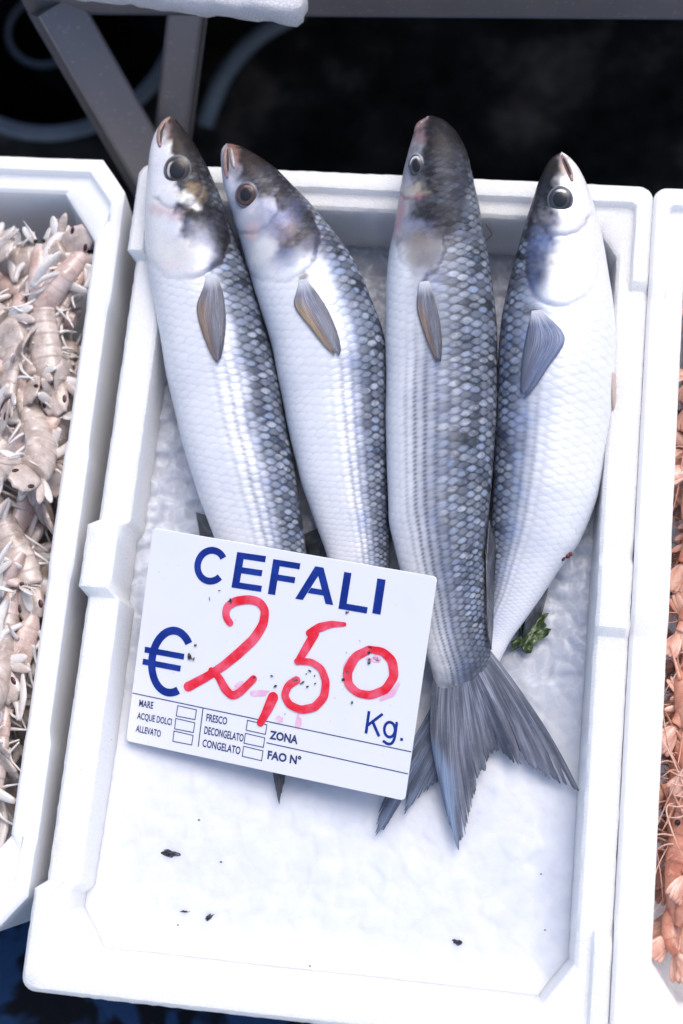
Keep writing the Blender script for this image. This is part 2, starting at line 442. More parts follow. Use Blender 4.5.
def mat_fin(name, cA=(.15, .17, .23), cB=(.30, .33, .42), cTip=(.10, .10, .13), warm=None, rays=26, patch=None, dside=(.55, 1.0)):
    m = Mat(name); s = m.sep(m.uv('uv')); x, y = s[0], s[1]
    nz, _ = m.noise(m.comb(m.math('MULTIPLY', x, rays * 2.2), m.math('MULTIPLY', y, 2.2)), 1.0, 3, .6)
    nb, _ = m.noise(m.comb(m.math('MULTIPLY', x, rays * .28), m.math('MULTIPLY', y, 1.6)), 1.0, 3, .55)
    ray = m.mapr(nz, .38, .62)
    n2, _ = m.noise(m.obj(), 260, 4)
    c = m.mix(m.mapr(nb, .34, .66), cA, cB)
    c = m.mix(m.math('MULTIPLY', ray, .70), c, cTip)
    c = m.mix(m.math('MULTIPLY', m.mapr(n2, .55, .75), .12), c, tuple(min(1, q * 1.4) for q in cB))
    if warm is not None:
        w = m.math('MULTIPLY', m.mapr(x, .62, .1), m.mapr(y, .12, .45))
        c = m.mix(m.math('MULTIPLY', w, .75), c, m.mix(ray, warm, tuple(q * .4 for q in warm)))
        c = m.mix(m.math('MULTIPLY', m.mapr(x, *dside), .8), c, tuple(q * 1.1 for q in cTip))
        c = m.mix(m.mapr(y, .22, .0), c, (.60, .62, .68))
    if patch is not None:
        c = m.mix(m.math('MULTIPLY', m.math('MULTIPLY', m.mapr(x, .30, .16), m.mapr(y, .45, .62)), m.mapr(nb, .35, .55, .35, .85)), c, patch)
    m.set(Alpha=m.math('SUBTRACT', 1.0, m.math('MULTIPLY', m.math('MULTIPLY', m.mapr(y, .25, 1.0), m.math('SUBTRACT', 1.0, ray)), .55 if warm is not None else .42)))
    m.set(Base_Color=c, Roughness=.32, Normal=m.bump(m.math('ADD', ray, m.math('MULTIPLY', n2, .4)), .5, .0006), Coat_Weight=.15, Coat_Roughness=.2)
    return m.m

FIN = mat_fin('tail_fin_skin', (.10, .115, .16), (.30, .32, .40), (.045, .045, .058), rays=42, patch=(.27, .37, .56))
FIN_B = mat_fin('tail_fin_bluish', (.085, .11, .17), (.26, .32, .47), (.035, .04, .055), rays=30)
FIN_D = mat_fin('dark_fin_skin', (.05, .055, .07), (.13, .14, .17), (.03, .03, .035), rays=14)
PEC = mat_fin('pectoral_fin_skin', (.13, .14, .20), (.24, .26, .35), (.06, .06, .08), warm=(.36, .22, .13), rays=13)
PEC2 = mat_fin('pectoral_fin_orange', (.22, .24, .33), (.36, .39, .50), (.09, .085, .11), warm=(.55, .33, .12), rays=13)
PEC4 = mat_fin('pectoral_fin_blue', (.16, .20, .34), (.28, .34, .52), (.07, .08, .13), warm=(.36, .38, .46), rays=14, dside=(.5, .0))

def mat_eye():
    m = Mat('eye_skin'); c, _ = m.attr('albedo'); n, _ = m.noise(m.obj(), 900, 3)
    m.set(Base_Color=m.mix(m.math('MULTIPLY', n, .35), c, (.10, .09, .09)), Roughness=.22); m.b.inputs['Specular IOR Level'].default_value = .4; return m.m
EYE = mat_eye()
PUPIL = Mat('pupil_black').set(Base_Color=(.016, .019, .025), Roughness=.28)
PUPIL.b.inputs['Specular IOR Level'].default_value = .35; PUPIL = PUPIL.m
# iris, pale crescent (colour, direction in degrees, width), outer lid
EYE1 = ((.075, .058, .05), (.55, .53, .53), 195, 60, (.16, .15, .165)); EYE2 = ((.11, .06, .05), (.30, .19, .16), 80, 50, (.15, .15, .19))
EYE3 = ((.10, .10, .12), (.70, .68, .68), 95, 80, (.26, .28, .33)); EYE4 = ((.055, .065, .085), (.75, .74, .76), 75, 48, (.12, .14, .18))
def lipmat(name, col):
    m = Mat(name); n, _ = m.noise(m.obj(), 300, 4)
    m.set(Base_Color=m.mix(n, col, tuple(q * .45 for q in col)), Roughness=.35, Coat_Weight=.3); return m.m
LIP = lipmat('lip_skin', (.42, .25, .21)); SLIT = plain('mouth_inside', (.02, .012, .012), .5)

def fill_solidify(o, t):
    md = o.modifiers.new('thickness', 'SOLIDIFY'); md.thickness = t; md.offset = 0

class Fish:
    def __init__(s, label, Lp, Rp, zc, dors, ab, spec, matargs, thick=.76, rows=29, N=330, NT=132):
        s.root = None
        Lr = resample(Lp, N, 14); Rr = resample(Rp, N, 14)
        t = np.linspace(0, 1, N)
        z = np.interp(t, [q[0] for q in zc], [q[1] for q in zc])
        for _ in range(60): z[1:-1] = z[1:-1] * .5 + (z[:-2] + z[2:]) * .25
        PL = at(Lr[:, 0], Lr[:, 1], z); PR = at(Rr[:, 0], Rr[:, 1], z)
        C = (PL + PR) / 2; Hh = (PR - PL) / 2
        hw = np.linalg.norm(Hh, axis=1)
        T = np.gradient(C, axis=0); T /= np.linalg.norm(T, axis=1)[:, None]
        hd = Hh / hw[:, None]
        nrm = np.cross(hd, T); nrm *= np.sign(nrm[:, 2:3]); nrm /= np.linalg.norm(nrm, axis=1)[:, None]
        kth = np.interp(t, [0, .06, .2, .5, .8, .94, 1], [.80, .82, thick + .02, thick, thick - .10, thick - .26, .10])
        b = hw * kth
        th = np.linspace(-np.pi / 2, 1.5 * np.pi, NT + 1)
        ct, sn = np.cos(th), np.sin(th)
        ex = .92
        cs = np.sign(ct) * np.abs(ct) ** ex; ss = np.sign(sn) * np.abs(sn) ** .96
        V = C[:, None] + Hh[:, None] * cs[None, :, None] + nrm[:, None] * (b[:, None] * ss[None, :])[..., None]
        # mirrored upper pixel of every vertex
        up = sn > 0
        jm = np.where(up, np.arange(NT + 1), 0)
        thm = np.where(up, th, np.where(th <= 0, -th, 2 * np.pi - th)); thm = np.clip(thm, 0, np.pi)
        Vu = C[:, None] + Hh[:, None] * (np.sign(np.cos(thm)) * np.abs(np.cos(thm)) ** ex)[None, :, None] + nrm[:, None] * (b[:, None] * np.abs(np.sin(thm))[None, :] ** .96)[..., None]
        P = proj(Vu); s.P = P
        d = cs[None, :] * (1 if dors == 'R' else -1) * np.ones((N, 1))
        tt = t[:, None] * np.ones((1, NT + 1))
        # outward direction
        out = Hh[:, None] / hw[:, None, None] * (ct / 1.0)[None, :, None] * kth[:, None, None] + nrm[:, None] * sn[None, :, None]
        out /= np.linalg.norm(out, axis=2)[..., None]
        # pigment edges wander
        w1 = np.array([[mnoise.noise((x * 90, y * 90, z_ * 90)), mnoise.noise((x * 90 + 31, y * 90, z_ * 90)), mnoise.noise((x * 260, y * 260, z_ * 260)), mnoise.noise((x * 260, y * 260 + 17, z_ * 260))] for x, y, z_ in Vu.reshape(-1, 3)]).reshape(N, NT + 1, 4)
        PW = P + 7.0 * w1[..., :2] + 3.5 * w1[..., 2:]; PG = P + 3.0 * w1[..., :2] + 1.2 * w1[..., 2:]
        # gill cover relief
        (ex0, ey0, erx, ery, erot) = spec['gill']
        def ell(cx, cy, rx, ry, r, P=P):
            dx, dy = P[..., 0] - cx, P[..., 1] - cy; c, q = math.cos(r), math.sin(r)
            return np.hypot((dx * c + dy * q) / rx, (-dx * q + dy * c) / ry), (-dx * q + dy * c) / ry
        re, ye = ell(ex0, ey0, erx, ery, erot, PG)
        ang = sstep(-.35, .15, ye) * (.35 + .65 * sstep(-.7, .2, d))
        disp = .0011 * sstep(1.08, .90, re) * ang - .0006 * np.exp(-((re - 1.07) / .05) ** 2) * ang
        # cheek / preopercle line
        (px0, py0, prx, pry, prot) = spec['cheek']
        rc, yc = ell(px0, py0, prx, pry, prot, PG); angc = sstep(-.1, .3, yc)
        disp += .0006 * sstep(1.08, .90, rc) * angc - .0004 * np.exp(-((rc - 1.1) / .06) ** 2) * angc
        for (bx, by, br, bh) in spec.get('dents', []):
            q, _ = ell(bx, by, br, br, 0); disp += bh * np.exp(-q ** 2)
        wob = np.array([mnoise.noise((x * 30, y * 30, zz * 30)) for x, y, zz in V[::6, ::6].reshape(-1, 3)]).reshape(V[::6, ::6].shape[:2])
        wob = np.repeat(np.repeat(wob, 6, 0), 6, 1)[:N, :NT + 1]
        for _ in range(12):
            wob[1:-1] = wob[1:-1] * .5 + (wob[:-2] + wob[2:]) * .25; wob[:, 1:-1] = wob[:, 1:-1] * .5 + (wob[:, :-2] + wob[:, 2:]) * .25
        disp += .0007 * wob
        disp *= sstep(0, .04, tt)
        V = V + out * disp[..., None]
        s.V, s.out, s.NT, s.N = V, out, NT, N
        upm = (sn > .02)
        s.uV = V[:, upm].reshape(-1, 3); s.uN = out[:, upm].reshape(-1, 3); s.uP = proj(s.uV)
        # colours -------------------------------------------------------
        belly = np.array(spec.get('belly', (.76, .765, .80))); back = np.array(spec.get('back', (.014, .019, .030)))
        flank = np.array(spec.get('flank', (.38, .41, .50)))
        k = sstep(ab[0], ab[1], d + .10 * w1[..., 0]); k1 = np.clip(k * 2, 0, 1); k2 = np.clip(k * 2 - 1, 0, 1)
        col = belly + (flank - belly) * k1[..., None]; col = col + (back - col) * k2[..., None]
        ax, bx = spec.get('headab', (.05, .5))
        hk = sstep(ax, bx, d + .22 * w1[..., 0] + .16 * w1[..., 2]); hcol = np.array(spec.get('cheekcol', (.74, .73, .75))) * (1 - hk[..., None]) + (np.array(spec.get('headcol', (.045, .04, .042))) * .30) * hk[..., None]
        hm = np.clip(sstep(spec['headend'] + .035, spec['headend'] - .02, tt), 0, 1)
        col = col * (1 - hm[..., None]) + hcol * hm[..., None]
        for (cx, cy, rx, ry, r, c, a) in spec['blobs']:
            q, _ = ell(cx, cy, rx, ry, r, PW)
            w = (a * sstep(1.3, .35, q))[..., None]
            col = col * (1 - w) + np.array(c) * w
        w = sstep(spec.get('finmix', 2), 1.0, tt + .02 * w1[..., 2])[..., None] if 'finmix' in spec else np.zeros(tt.shape + (1,))
        col = col * (1 - w) + np.array((.12, .125, .155)) * w; wfin = w[..., 0]
        gl = np.exp(-((re - 1.06) / .035) ** 2) * ang * (.30 + .30 * w1[..., 0])
        col = col * (1 - gl[..., None]) + np.array((.16, .12, .12)) * gl[..., None]
        gl = np.exp(-((rc - 1.08) / .05) ** 2) * angc * spec.get('cheekline', .6) * (.75 + .6 * w1[..., 1])
        col = col * (1 - gl[..., None]) + np.array((.12, .07, .07)) * gl[..., None]
        hs = np.clip(1 - sstep(1.12, 1.0, re) * 1.0, 0, 1)
        scl = sstep(spec['headend'] - .03, spec['headend'] + .05, tt + .14 * np.clip(d, 0, 1) ** 2) * np.where(re < 1.05, .12, 1) * (1 - .9 * wfin)
        scl = np.maximum(scl, .20 * hk * hm * sstep(.07, .12, tt) * np.where(re < 1.0, .6, 1))
        dark = np.maximum(k2 * (1 - hm) + .35 * k1 * (1 - hm), hk * hm)
        a0, a1, a2, a3 = spec.get('stripeband', (-.15, .2, .85, 1.0))
        stripe = sstep(a0, a1, d) * (1 - sstep(a2, a3, d)) * sstep(spec['headend'] + .05, spec['headend'] + .30, tt)
        silver = sstep(-.6, 0, d) * (1 - .6 * k2)
        # scale coordinates
        e2 = np.linspace(0, 2 * np.pi, 2000); arc = np.r_[0, np.cumsum(np.hypot(np.diff(np.cos(e2)), thick * np.diff(np.sin(e2))))]
        vv = np.interp((th + 2 * np.pi) % (2 * np.pi), e2, arc) / arc[-1]
        vv = np.where(th < 0, vv - 1, vv); vv = vv * rows
        hws = np.maximum(hw, .014)
        girth = hws * arc[-1]
        ds = np.r_[0, np.linalg.norm(np.diff(C, axis=0), axis=1)]
        uu = np.cumsum(ds / (girth / rows * .42))
        U = np.stack([uu[:, None] * np.ones((1, NT + 1)), np.ones((N, 1)) * vv[None, :]], -1)
        origin = np.array([C[N // 2, 0], C[N // 2, 1], C[N // 2, 2] - b[N // 2]])
        s.origin = origin
        Vf = rel(V.reshape(-1, 3), origin)
        F = [tuple(f) for f in grid_faces(N, NT + 1)]
        nv = len(Vf); F += [tuple([nv] + [j + 1, j]) for j in range(NT)]
        F += [tuple([nv + 1] + [(N - 1) * (NT + 1) + j, (N - 1) * (NT + 1) + j + 1]) for j in range(NT)]
        Vf = np.r_[Vf, [rel(C[0] - T[0] * hw[0] * .5, origin)], [rel(C[-1], origin)]]
        s.root = empty('grey_mullet', origin)
        tag(s.root, label, 'fish', 'grey mullets on the ice')
        o = mesh_obj('body', Vf, F, fish_material('mullet_skin', **matargs), s.root)
        ext = lambda A: np.r_[A.reshape(N * (NT + 1), -1), A.reshape(N * (NT + 1), -1)[[0]], A.reshape(N * (NT + 1), -1)[[-1]]]
        set_uv(o, ext(U), 'scales'); set_col(o, ext(col)); set_f(o, ext(scl[..., None]), 'scale'); set_f(o, ext(dark[..., None]), 'dark')
        set_f(o, ext(silver[..., None]), 'silver'); set_f(o, ext(stripe[..., None]), 'stripe')
        s.body = o; s.C, s.hw, s.nrm, s.T = C, hw, nrm, T
    def surf(s, px):
        px = np.atleast_2d(np.asarray(px, float)); R = []; Nn = []
        for p in px:
            d2 = ((s.uP - p) ** 2).sum(1); i = np.argpartition(d2, 8)[:8]; w = 1 / (d2[i] + .3); w /= w.sum()
            R.append((s.uV[i] * w[:, None]).sum(0)); n = (s.uN[i] * w[:, None]).sum(0); Nn.append(n / np.linalg.norm(n))
        return np.array(R), np.array(Nn)
    def eye(s, px, rx, ry, rot, mat, pr=.46, poff=(0, 0)):
        P, N = s.surf([px]); P, N = P[0], N[0]
        N = N * .6 + np.array([0, -.08, .4]); N /= np.linalg.norm(N)
        dep = np.linalg.norm(P - CC) / FPX
        x = np.array([math.cos(rot), -math.sin(rot), 0]); x -= N * (x @ N); x /= np.linalg.norm(x); y = np.cross(N, x)
        def dome(R0, hgt, lift, off=(0, 0)):
            V = []; rad = []
            nr, na = 22, 40
            for i in range(nr + 1):
                q = i / nr
                for j in range(na):
                    a = 2 * math.pi * j / na
                    V.append(P + x * (rx * dep * (R0 * q * math.cos(a) + off[0])) + y * (ry * dep * (R0 * q * math.sin(a) + off[1])) + N * (lift + hgt * (math.sqrt(max(0, 1 - (q * .97) ** 2)))))
                    rad.append(q)
            return V, [tuple(f) for f in grid_faces(nr + 1, na, True)], rad
        V, F, rad = dome(1.0, .0032, -.0010)
        e = mesh_obj('eye', rel(V, s.origin), F, EYE, s.root)
        iris, pale, cd, cw, lid = mat
        rad = np.array(rad); aa = np.tile(2 * math.pi * np.arange(40) / 40, 23); nz = np.array([mnoise.noise((math.cos(q) * 1.7, math.sin(q) * 1.7, r_ * 4 + rx)) for q, r_ in zip(aa, rad)])
        rr_ = rad + .05 * nz
        col = np.array(iris)[None] * (.75 + .5 * nz[:, None])
        da = np.abs((np.degrees(aa) - cd + 180) % 360 - 180)
        w = sstep(cw, cw * .45, da + 22 * nz) * sstep(.50, .58, rr_) * sstep(.76, .70, rr_); col = col * (1 - w[:, None]) + np.array(pale) * w[:, None]
        w = sstep(.70, .76, rr_) * sstep(.90, .83, rr_) * (.55 + .45 * np.cos(aa * 1 + 1.0) ** 2); col = col * (1 - w[:, None]) + np.array((.02, .02, .023)) * w[:, None]
        w = sstep(.80, .90, rr_) * (.5 + .5 * nz); w = np.clip(w + sstep(.85, .93, rr_) * .6, 0, 1); col = col * (1 - w[:, None]) + np.array(lid) * w[:, None]
        set_col(e, np.clip(col, 0, 1))
        V, F, rad = dome(pr, .0010, .0016, poff)
        mesh_obj('pupil', rel(V, s.origin), F, PUPIL, e)
        # fold of clear skin round the eye
        a = np.linspace(0, 2 * np.pi, 49)
        R_ = np.stack([P + x * rx * dep * 1.02 * math.cos(q) + y * ry * dep * 1.02 * math.sin(q) - N * .0006 for q in a])
        return e
    def fin_on(s, name, left, right, mat, nr=22, nc=14, lift=(.0003, .0014, .0020), label=None, fray=.16):
        l = resample(left, nr, 2); r = resample(right, nr, 2)
        V = []; uv = []
        rr = np.random.default_rng(int(l.sum()))
        fr = 1 - fray * rr.random(nc)
        for i in range(nr):
            for j in range(nc):
                w = j / (nc - 1); ii = (i / (nr - 1)) * fr[j] * (nr - 1); i0 = min(int(ii), nr - 2); f = ii - i0
                a = l[i0] * (1 - f) + l[i0 + 1] * f; b = r[i0] * (1 - f) + r[i0 + 1] * f
                V.append(a * (1 - w) + b * w); uv.append((w, i / (nr - 1)))
        P, N = s.surf(V)
        tq = np.array(uv)[:, 1]; lf = np.interp(tq, [0, .5, 1], lift); lf = lf + .0012 * np.sin(np.array(uv)[:, 0] * math.pi) * tq
        Q = P + N * lf[:, None]
        G = Q.reshape(nr, nc, 3)
        for _ in range(3):
            G[1:-1] = G[1:-1] * .5 + (G[:-2] + G[2:]) * .25
            G[:, 1:-1] = G[:, 1:-1] * .5 + (G[:, :-2] + G[:, 2:]) * .25
        o = mesh_obj(name, rel(G.reshape(-1, 3), s.origin), grid_faces(nr, nc), mat, s.root)
        set_uv(o, uv); fill_solidify(o, .0007)
        if label: o['label'] = label
        return o
    def fan(s, name, base, outer, zb, zo, mat, nr=20, nc=90, fray=.03, seed=1, bow=None, name_label=None, wave=.002, slits=0):
        b = resample(base, nc); o_ = resample(outer, nc)
        rr = np.random.default_rng(seed); fr = 1 - fray * rr.random(nc)
        for _ in range(slits):
            c0_ = rr.integers(3, nc - 3); dpt = .08 + .22 * rr.random(); fr[c0_] -= dpt; fr[c0_ + 1] -= dpt * .45
        zb = np.interp(np.linspace(0, 1, nc), np.linspace(0, 1, len(np.atleast_1d(zb))), np.atleast_1d(zb))
        zo = np.interp(np.linspace(0, 1, nc), np.linspace(0, 1, len(np.atleast_1d(zo))), np.atleast_1d(zo))
        B = at(b[:, 0], b[:, 1], zb); O = at(o_[:, 0], o_[:, 1], zo)
        V = []; uv = []
        for i in range(nr):
            q = i / (nr - 1)
            for j in range(nc):
                f = q * fr[j]; p = B[j] * (1 - f) + O[j] * f
                if bow is not None:
                    w = j / (nc - 1); p = p + np.array([bow * (w - .5) * 4 * f * (1 - f), 0, 0])
                p = p + np.array([0, 0, wave * math.sin(j / nc * 21 + seed) * q * (1 - .4 * q)])
                V.append(p); uv.append((j / (nc - 1), q))
        ob = mesh_obj(name, rel(V, s.origin), grid_faces(nr, nc), mat, s.root)
        set_uv(ob, uv); fill_solidify(ob, .0009)
        if name_label: ob['label'] = name_label
        return ob
    def strip(s, name, px, r, mat, lift=.0003, flat=.6, parent=None):
        P, N = s.surf(resample(px, 24, 3)); P = P + N * lift
        for _ in range(3): P[1:-1] = P[1:-1] * .5 + (P[:-2] + P[2:]) * .25
        rad = r * np.sqrt(np.clip(np.sin(np.linspace(.12, math.pi - .12, 24)), 0, 1))
        V, F = tube_geo(rel(P, s.origin), rad, 8, flat)
        return mesh_obj(name, V, F, mat, parent or s.root)

D2R = math.radians
# ---- fish 1
f1 = Fish('grey mullet with dark back lying leftmost, head on the rim, tail under the price card',
    [(169.5, 116.5), (165, 117.5), (161.5, 121), (157, 129), (153, 138), (150.5, 150), (149, 163), (147, 185), (145.8, 215), (145.5, 242), (148, 266), (152.4, 289), (160, 334), (167, 374), (181, 439), (199, 498), (213, 534), (232, 585), (250, 630), (264, 665)],
    [(170.5, 116.5), (175, 118), (179, 123), (187, 133), (195, 144), (208, 168), (221, 199), (235.5, 237), (249, 273), (259, 305), (270, 341), (279, 376), (287.5, 431), (297, 478), (302, 518), (305, 545), (307, 590), (304, 630), (300, 660)],
    [(0, .034), (.1, .022), (.25, .001), (.5, -.020), (.8, -.028), (1, -.034)], 'R', (-.05, .74),
    dict(gill=(187, 238, 42, 39, -.35), cheek=(176, 182, 24, 25, -.45), headend=.26, headab=(-.22, .12), headcol=(.05, .042, .04),
         stripeband=(-.30, .15, .85, 1.0),
         blobs=[(165, 126, 9, 18, .3, (.20, .12, .10), .8), (182, 133, 17, 22, -.5, (.026, .02, .019), 1.0), (197, 168, 12, 24, -.35, (.022, .018, .017), .95), (197, 191, 12, 8, .4, (.20, .135, .07), .7), (184, 198, 15, 8, .35, (.80, .78, .72), .9),
                (164, 212, 20, 6, .3, (.62, .36, .36), .5), (193, 243, 26, 22, -.3, (.30, .32, .42), .55), (176, 252, 24, 20, -.2, (.78, .74, .68), .6), (222, 262, 20, 18, -.5, (.05, .048, .055), .75), (226, 232, 16, 34, -.4, (.018, .017, .019), .9),
                (155, 150, 8, 22, 0, (.78, .76, .80), .8), (160, 185, 10, 18, 0, (.80, .79, .82), .8), (178, 268, 30, 8, .25, (.74, .62, .62), .4)]),
    dict(spots=1.0, stripes=.75))
f1.eye((177.5, 169.5), 13.5, 14.8, .3, EYE1, .56, (.04, -.05))
f1.strip('lip', [(160.5, 147), (159.5, 138), (161.5, 128), (166, 120), (170, 117.5)], .0026, LIP, .0004)
f1.strip('mouth_slit', [(162.5, 142), (163, 132), (166.5, 123)], .0009, SLIT, .0028)
f1.fin_on('pectoral_fin', [(206, 275), (203, 292), (195.5, 303), (198.4, 320), (206, 343), (214, 360), (219, 367.5)], [(215, 273), (222, 288), (225, 305), (226, 322), (224.5, 343), (221, 358), (219.5, 368)], PEC)
f1.fan('tail_fin', [(262, 662), (282, 668), (301, 660)], [(272, 770), (279.5, 806), (286, 776), (300, 735), (318, 728), (335, 745), (352, 765)], -.036, [-.046, -.046, -.042, -.040, -.040], FIN_D, nc=60, seed=3, wave=.001)

# ---- fish 2
f2 = Fish('grey mullet second from the left, brown lipped, its tail hidden under the price card',
    [(226.5, 143.5), (223, 145), (221, 149), (220.5, 156), (221, 164), (222.5, 177), (225, 190), (233.5, 219), (243, 250), (252, 282), (262, 315), (272.5, 349), (286, 419), (302, 486), (316, 526), (326, 552), (338, 600), (346, 640), (352, 672)],
    [(227.5, 143.5), (234, 144), (243, 147), (257, 155), (276, 168), (291, 184), (307, 200), (322, 217), (336, 234), (349, 252), (361, 273), (371.5, 299), (381, 325), (386.5, 348), (388, 373), (388, 419), (388.5, 498), (389, 561), (388, 610), (385, 640), (381, 668)],
    [(0, .034), (.1, .023), (.25, .003), (.5, -.018), (.8, -.026), (1, -.032)], 'R', (.0, .80),
    dict(gill=(278, 240, 42, 38, -.55), cheek=(252, 208, 26, 22, -.6), headend=.26, headab=(-.40, .06), cheekcol=(.44, .44, .51), headcol=(.06, .052, .055), cheekline=.25, stripeband=(-.20, .25, .9, 1.05),
         blobs=[(232, 153, 9, 16, -.1, (.30, .17, .13), .8), (250, 163, 20, 15, -.6, (.028, .02, .018), 1.0), (276, 186, 26, 13, .75, (.022, .018, .02), .95), (262, 210, 20, 12, .5, (.62, .60, .66), .6), (290, 215, 26, 14, -.7, (.06, .06, .10), .8), (283, 232, 18, 12, -.6, (.25, .20, .20), .6), (270, 222, 22, 16, -.5, (.30, .30, .38), .6),
                (290, 255, 24, 10, -.5, (.22, .25, .35), .55), (262, 252, 18, 18, -.4, (.78, .77, .74), .7), (251, 233, 7, 10, .3, (.66, .42, .40), .5), (318, 245, 18, 20, -.6, (.06, .06, .09), .85), (305, 278, 10, 8, 0, (.08, .075, .06), .8), (228, 190, 6, 22, -.15, (.72, .72, .80), .8)]),
    dict(spots=1.15, stripes=.8, blue=1.6))
f2.eye((246.5, 195), 11.5, 13.2, .3, EYE2, .50)
f2.strip('lip', [(228, 178), (226.5, 168), (226, 157), (226.5, 147)], .0024, LIP, .0004)
f2.strip('upper_lip', [(234.5, 168), (232.5, 158), (231, 148)], .0016, lipmat('pale_lip', (.50, .42, .42)), .0006)
f2.strip('mouth_slit', [(230, 171), (229, 160), (228.3, 149)], .0009, SLIT, .0026)
f2.fin_on('pectoral_fin', [(299, 280), (298, 292), (291, 303), (300, 315), (311.6, 329), (324, 346.5), (337, 358)], [(306, 279), (316, 291), (325, 305), (332, 319), (338, 335), (341, 348), (340.5, 359)], PEC2)
f2.fan('tail_fin', [(351, 668), (366, 673), (381, 665)], [(340, 770), (350, 745), (362, 730), (375, 735), (386, 752), (396, 775)], -.036, -.046, FIN_D, nc=60, seed=4, wave=.001)
f2.fan('anal_fin', [(318, 528), (333, 552)], [(300, 536), (322, 582)], -.040, -.046, FIN_D, nc=24, nr=10, seed=5, wave=.001)
f1.fan('anal_fin', [(206, 515), (226, 565)], [(196, 512), (206, 572)], -.042, -.047, FIN_D, nc=24, nr=10, seed=6, wave=.001)

# ---- fish 4 (drawn before fish 3, which lies over its tail)
f4 = Fish('white bellied grey mullet lying rightmost against the crate wall, belly to the right',
    [(561, 152.3), (556, 154), (550, 159), (542, 174), (537, 185), (534, 196), (526, 219), (517.6, 250), (511, 273), (505, 298), (501, 321), (497.5, 366), (496.5, 411), (494.5, 450), (492.5, 492), (490, 545), (485, 590), (474, 630), (462, 655), (449, 680)],
    [(562, 152.3), (565, 153), (568, 155), (573, 161), (578, 167), (586, 182), (595, 206), (602, 236), (607, 262), (612, 292), (615, 325), (616, 360), (614, 400), (608.5, 435), (603, 470), (597, 500), (588, 525), (578, 546), (559, 570), (540, 599), (525, 620), (510, 641), (498, 664), (485, 692)],
    [(0, .036), (.1, .024), (.25, .002), (.5, -.016), (.75, -.027), (1, -.038)], 'L', (.10, .86),
    dict(gill=(562, 266, 35, 38, .1), cheek=(563, 207, 26, 27, .15), headend=.27, headab=(.0, .52), headcol=(.05, .05, .06), cheekcol=(.76, .75, .77), cheekline=.5, stripeband=(-.10, .35, .9, 1.0), back=(.018, .026, .045),
         blobs=[(552, 165, 17, 15, .3, (.028, .024, .024), 1.0), (538, 195, 12, 24, .35, (.03, .03, .038), .95), (566, 168, 5, 18, -.3, (.30, .20, .17), .8), (577, 176, 10, 16, -.3, (.78, .73, .74), .8), (548, 217, 16, 8, .2, (.24, .23, .25), .7), (543, 238, 16, 16, 0, (.22, .27, .42), .55),
                (535, 270, 13, 26, .1, (.08, .10, .18), .75), (572, 266, 24, 26, .1, (.80, .76, .68), .65), (530, 308, 8, 8, 0, (.05, .05, .07), .8)]),
    dict(spots=1.1, stripes=.6, blue=1.8), thick=.78)
f4.eye((560, 200), 12.6, 13.4, -.2, EYE4, .54)
f4.strip('lip', [(572, 181), (569.5, 172), (565, 162), (562, 155)], .0022, LIP, .0004)
f4.strip('mouth_slit', [(570, 175), (567, 167), (563, 158)], .0009, SLIT, .0024)
f4.fin_on('pectoral_fin', [(532, 311), (527, 335), (523.5, 355), (522, 375), (522, 400)][::1], [(541, 310), (552, 320), (569, 338), (560, 352), (549, 366), (536, 388), (523, 401)], PEC4)
f4.fan('anal_fin', [(548, 588), (525, 622)], [(546, 597), (541, 616), (527, 641), (521, 645)], -.032, [-.044, -.049], FIN_D, nc=30, nr=12, seed=8, wave=.001)
f4.fin_on('pelvic_fin', [(612, 372), (611, 395), (611.5, 420)], [(615.5, 375), (617, 392), (613, 421)], mat_fin('pelvic_fin_skin', (.62, .45, .38), (.70, .58, .50), (.5, .35, .28)), nc=8, lift=(.0003, .001, .001))
VENT = plain('vent_red', (.11, .025, .03), .3)
P_, N_ = f4.surf([(566, 557)])
vg = []
for dx, dy, rr_ in ((-.003, -.001, .0026), (.001, .001, .0022), (.003, .0025, .0017), (-.001, .0025, .0017)):
    bm = bmesh.new(); bmesh.ops.create_uvsphere(bm, u_segments=10, v_segments=7, radius=rr_)
    vg.append(([tuple(np.array(v.co) + P_[0] + np.array([dx, dy, 0])) for v in bm.verts], [tuple(v.index for v in f.verts) for f in bm.faces])); bm.free()
V_, F_ = merge(vg); mesh_obj('vent', rel(V_, f4.origin), F_, VENT, f4.root)
f4.fan('tail_fin', [(447, 678), (465, 690), (483, 690)],
       [(384, 792), (378, 815), (372.5, 839), (382, 832), (395, 812), (404, 795), (404, 815.5), (412, 806), (425, 793), (437, 784), (444, 776), (452, 765)], -.040, -.046, FIN_B, nc=110, seed=9, fray=.06, wave=.0012, slits=6)

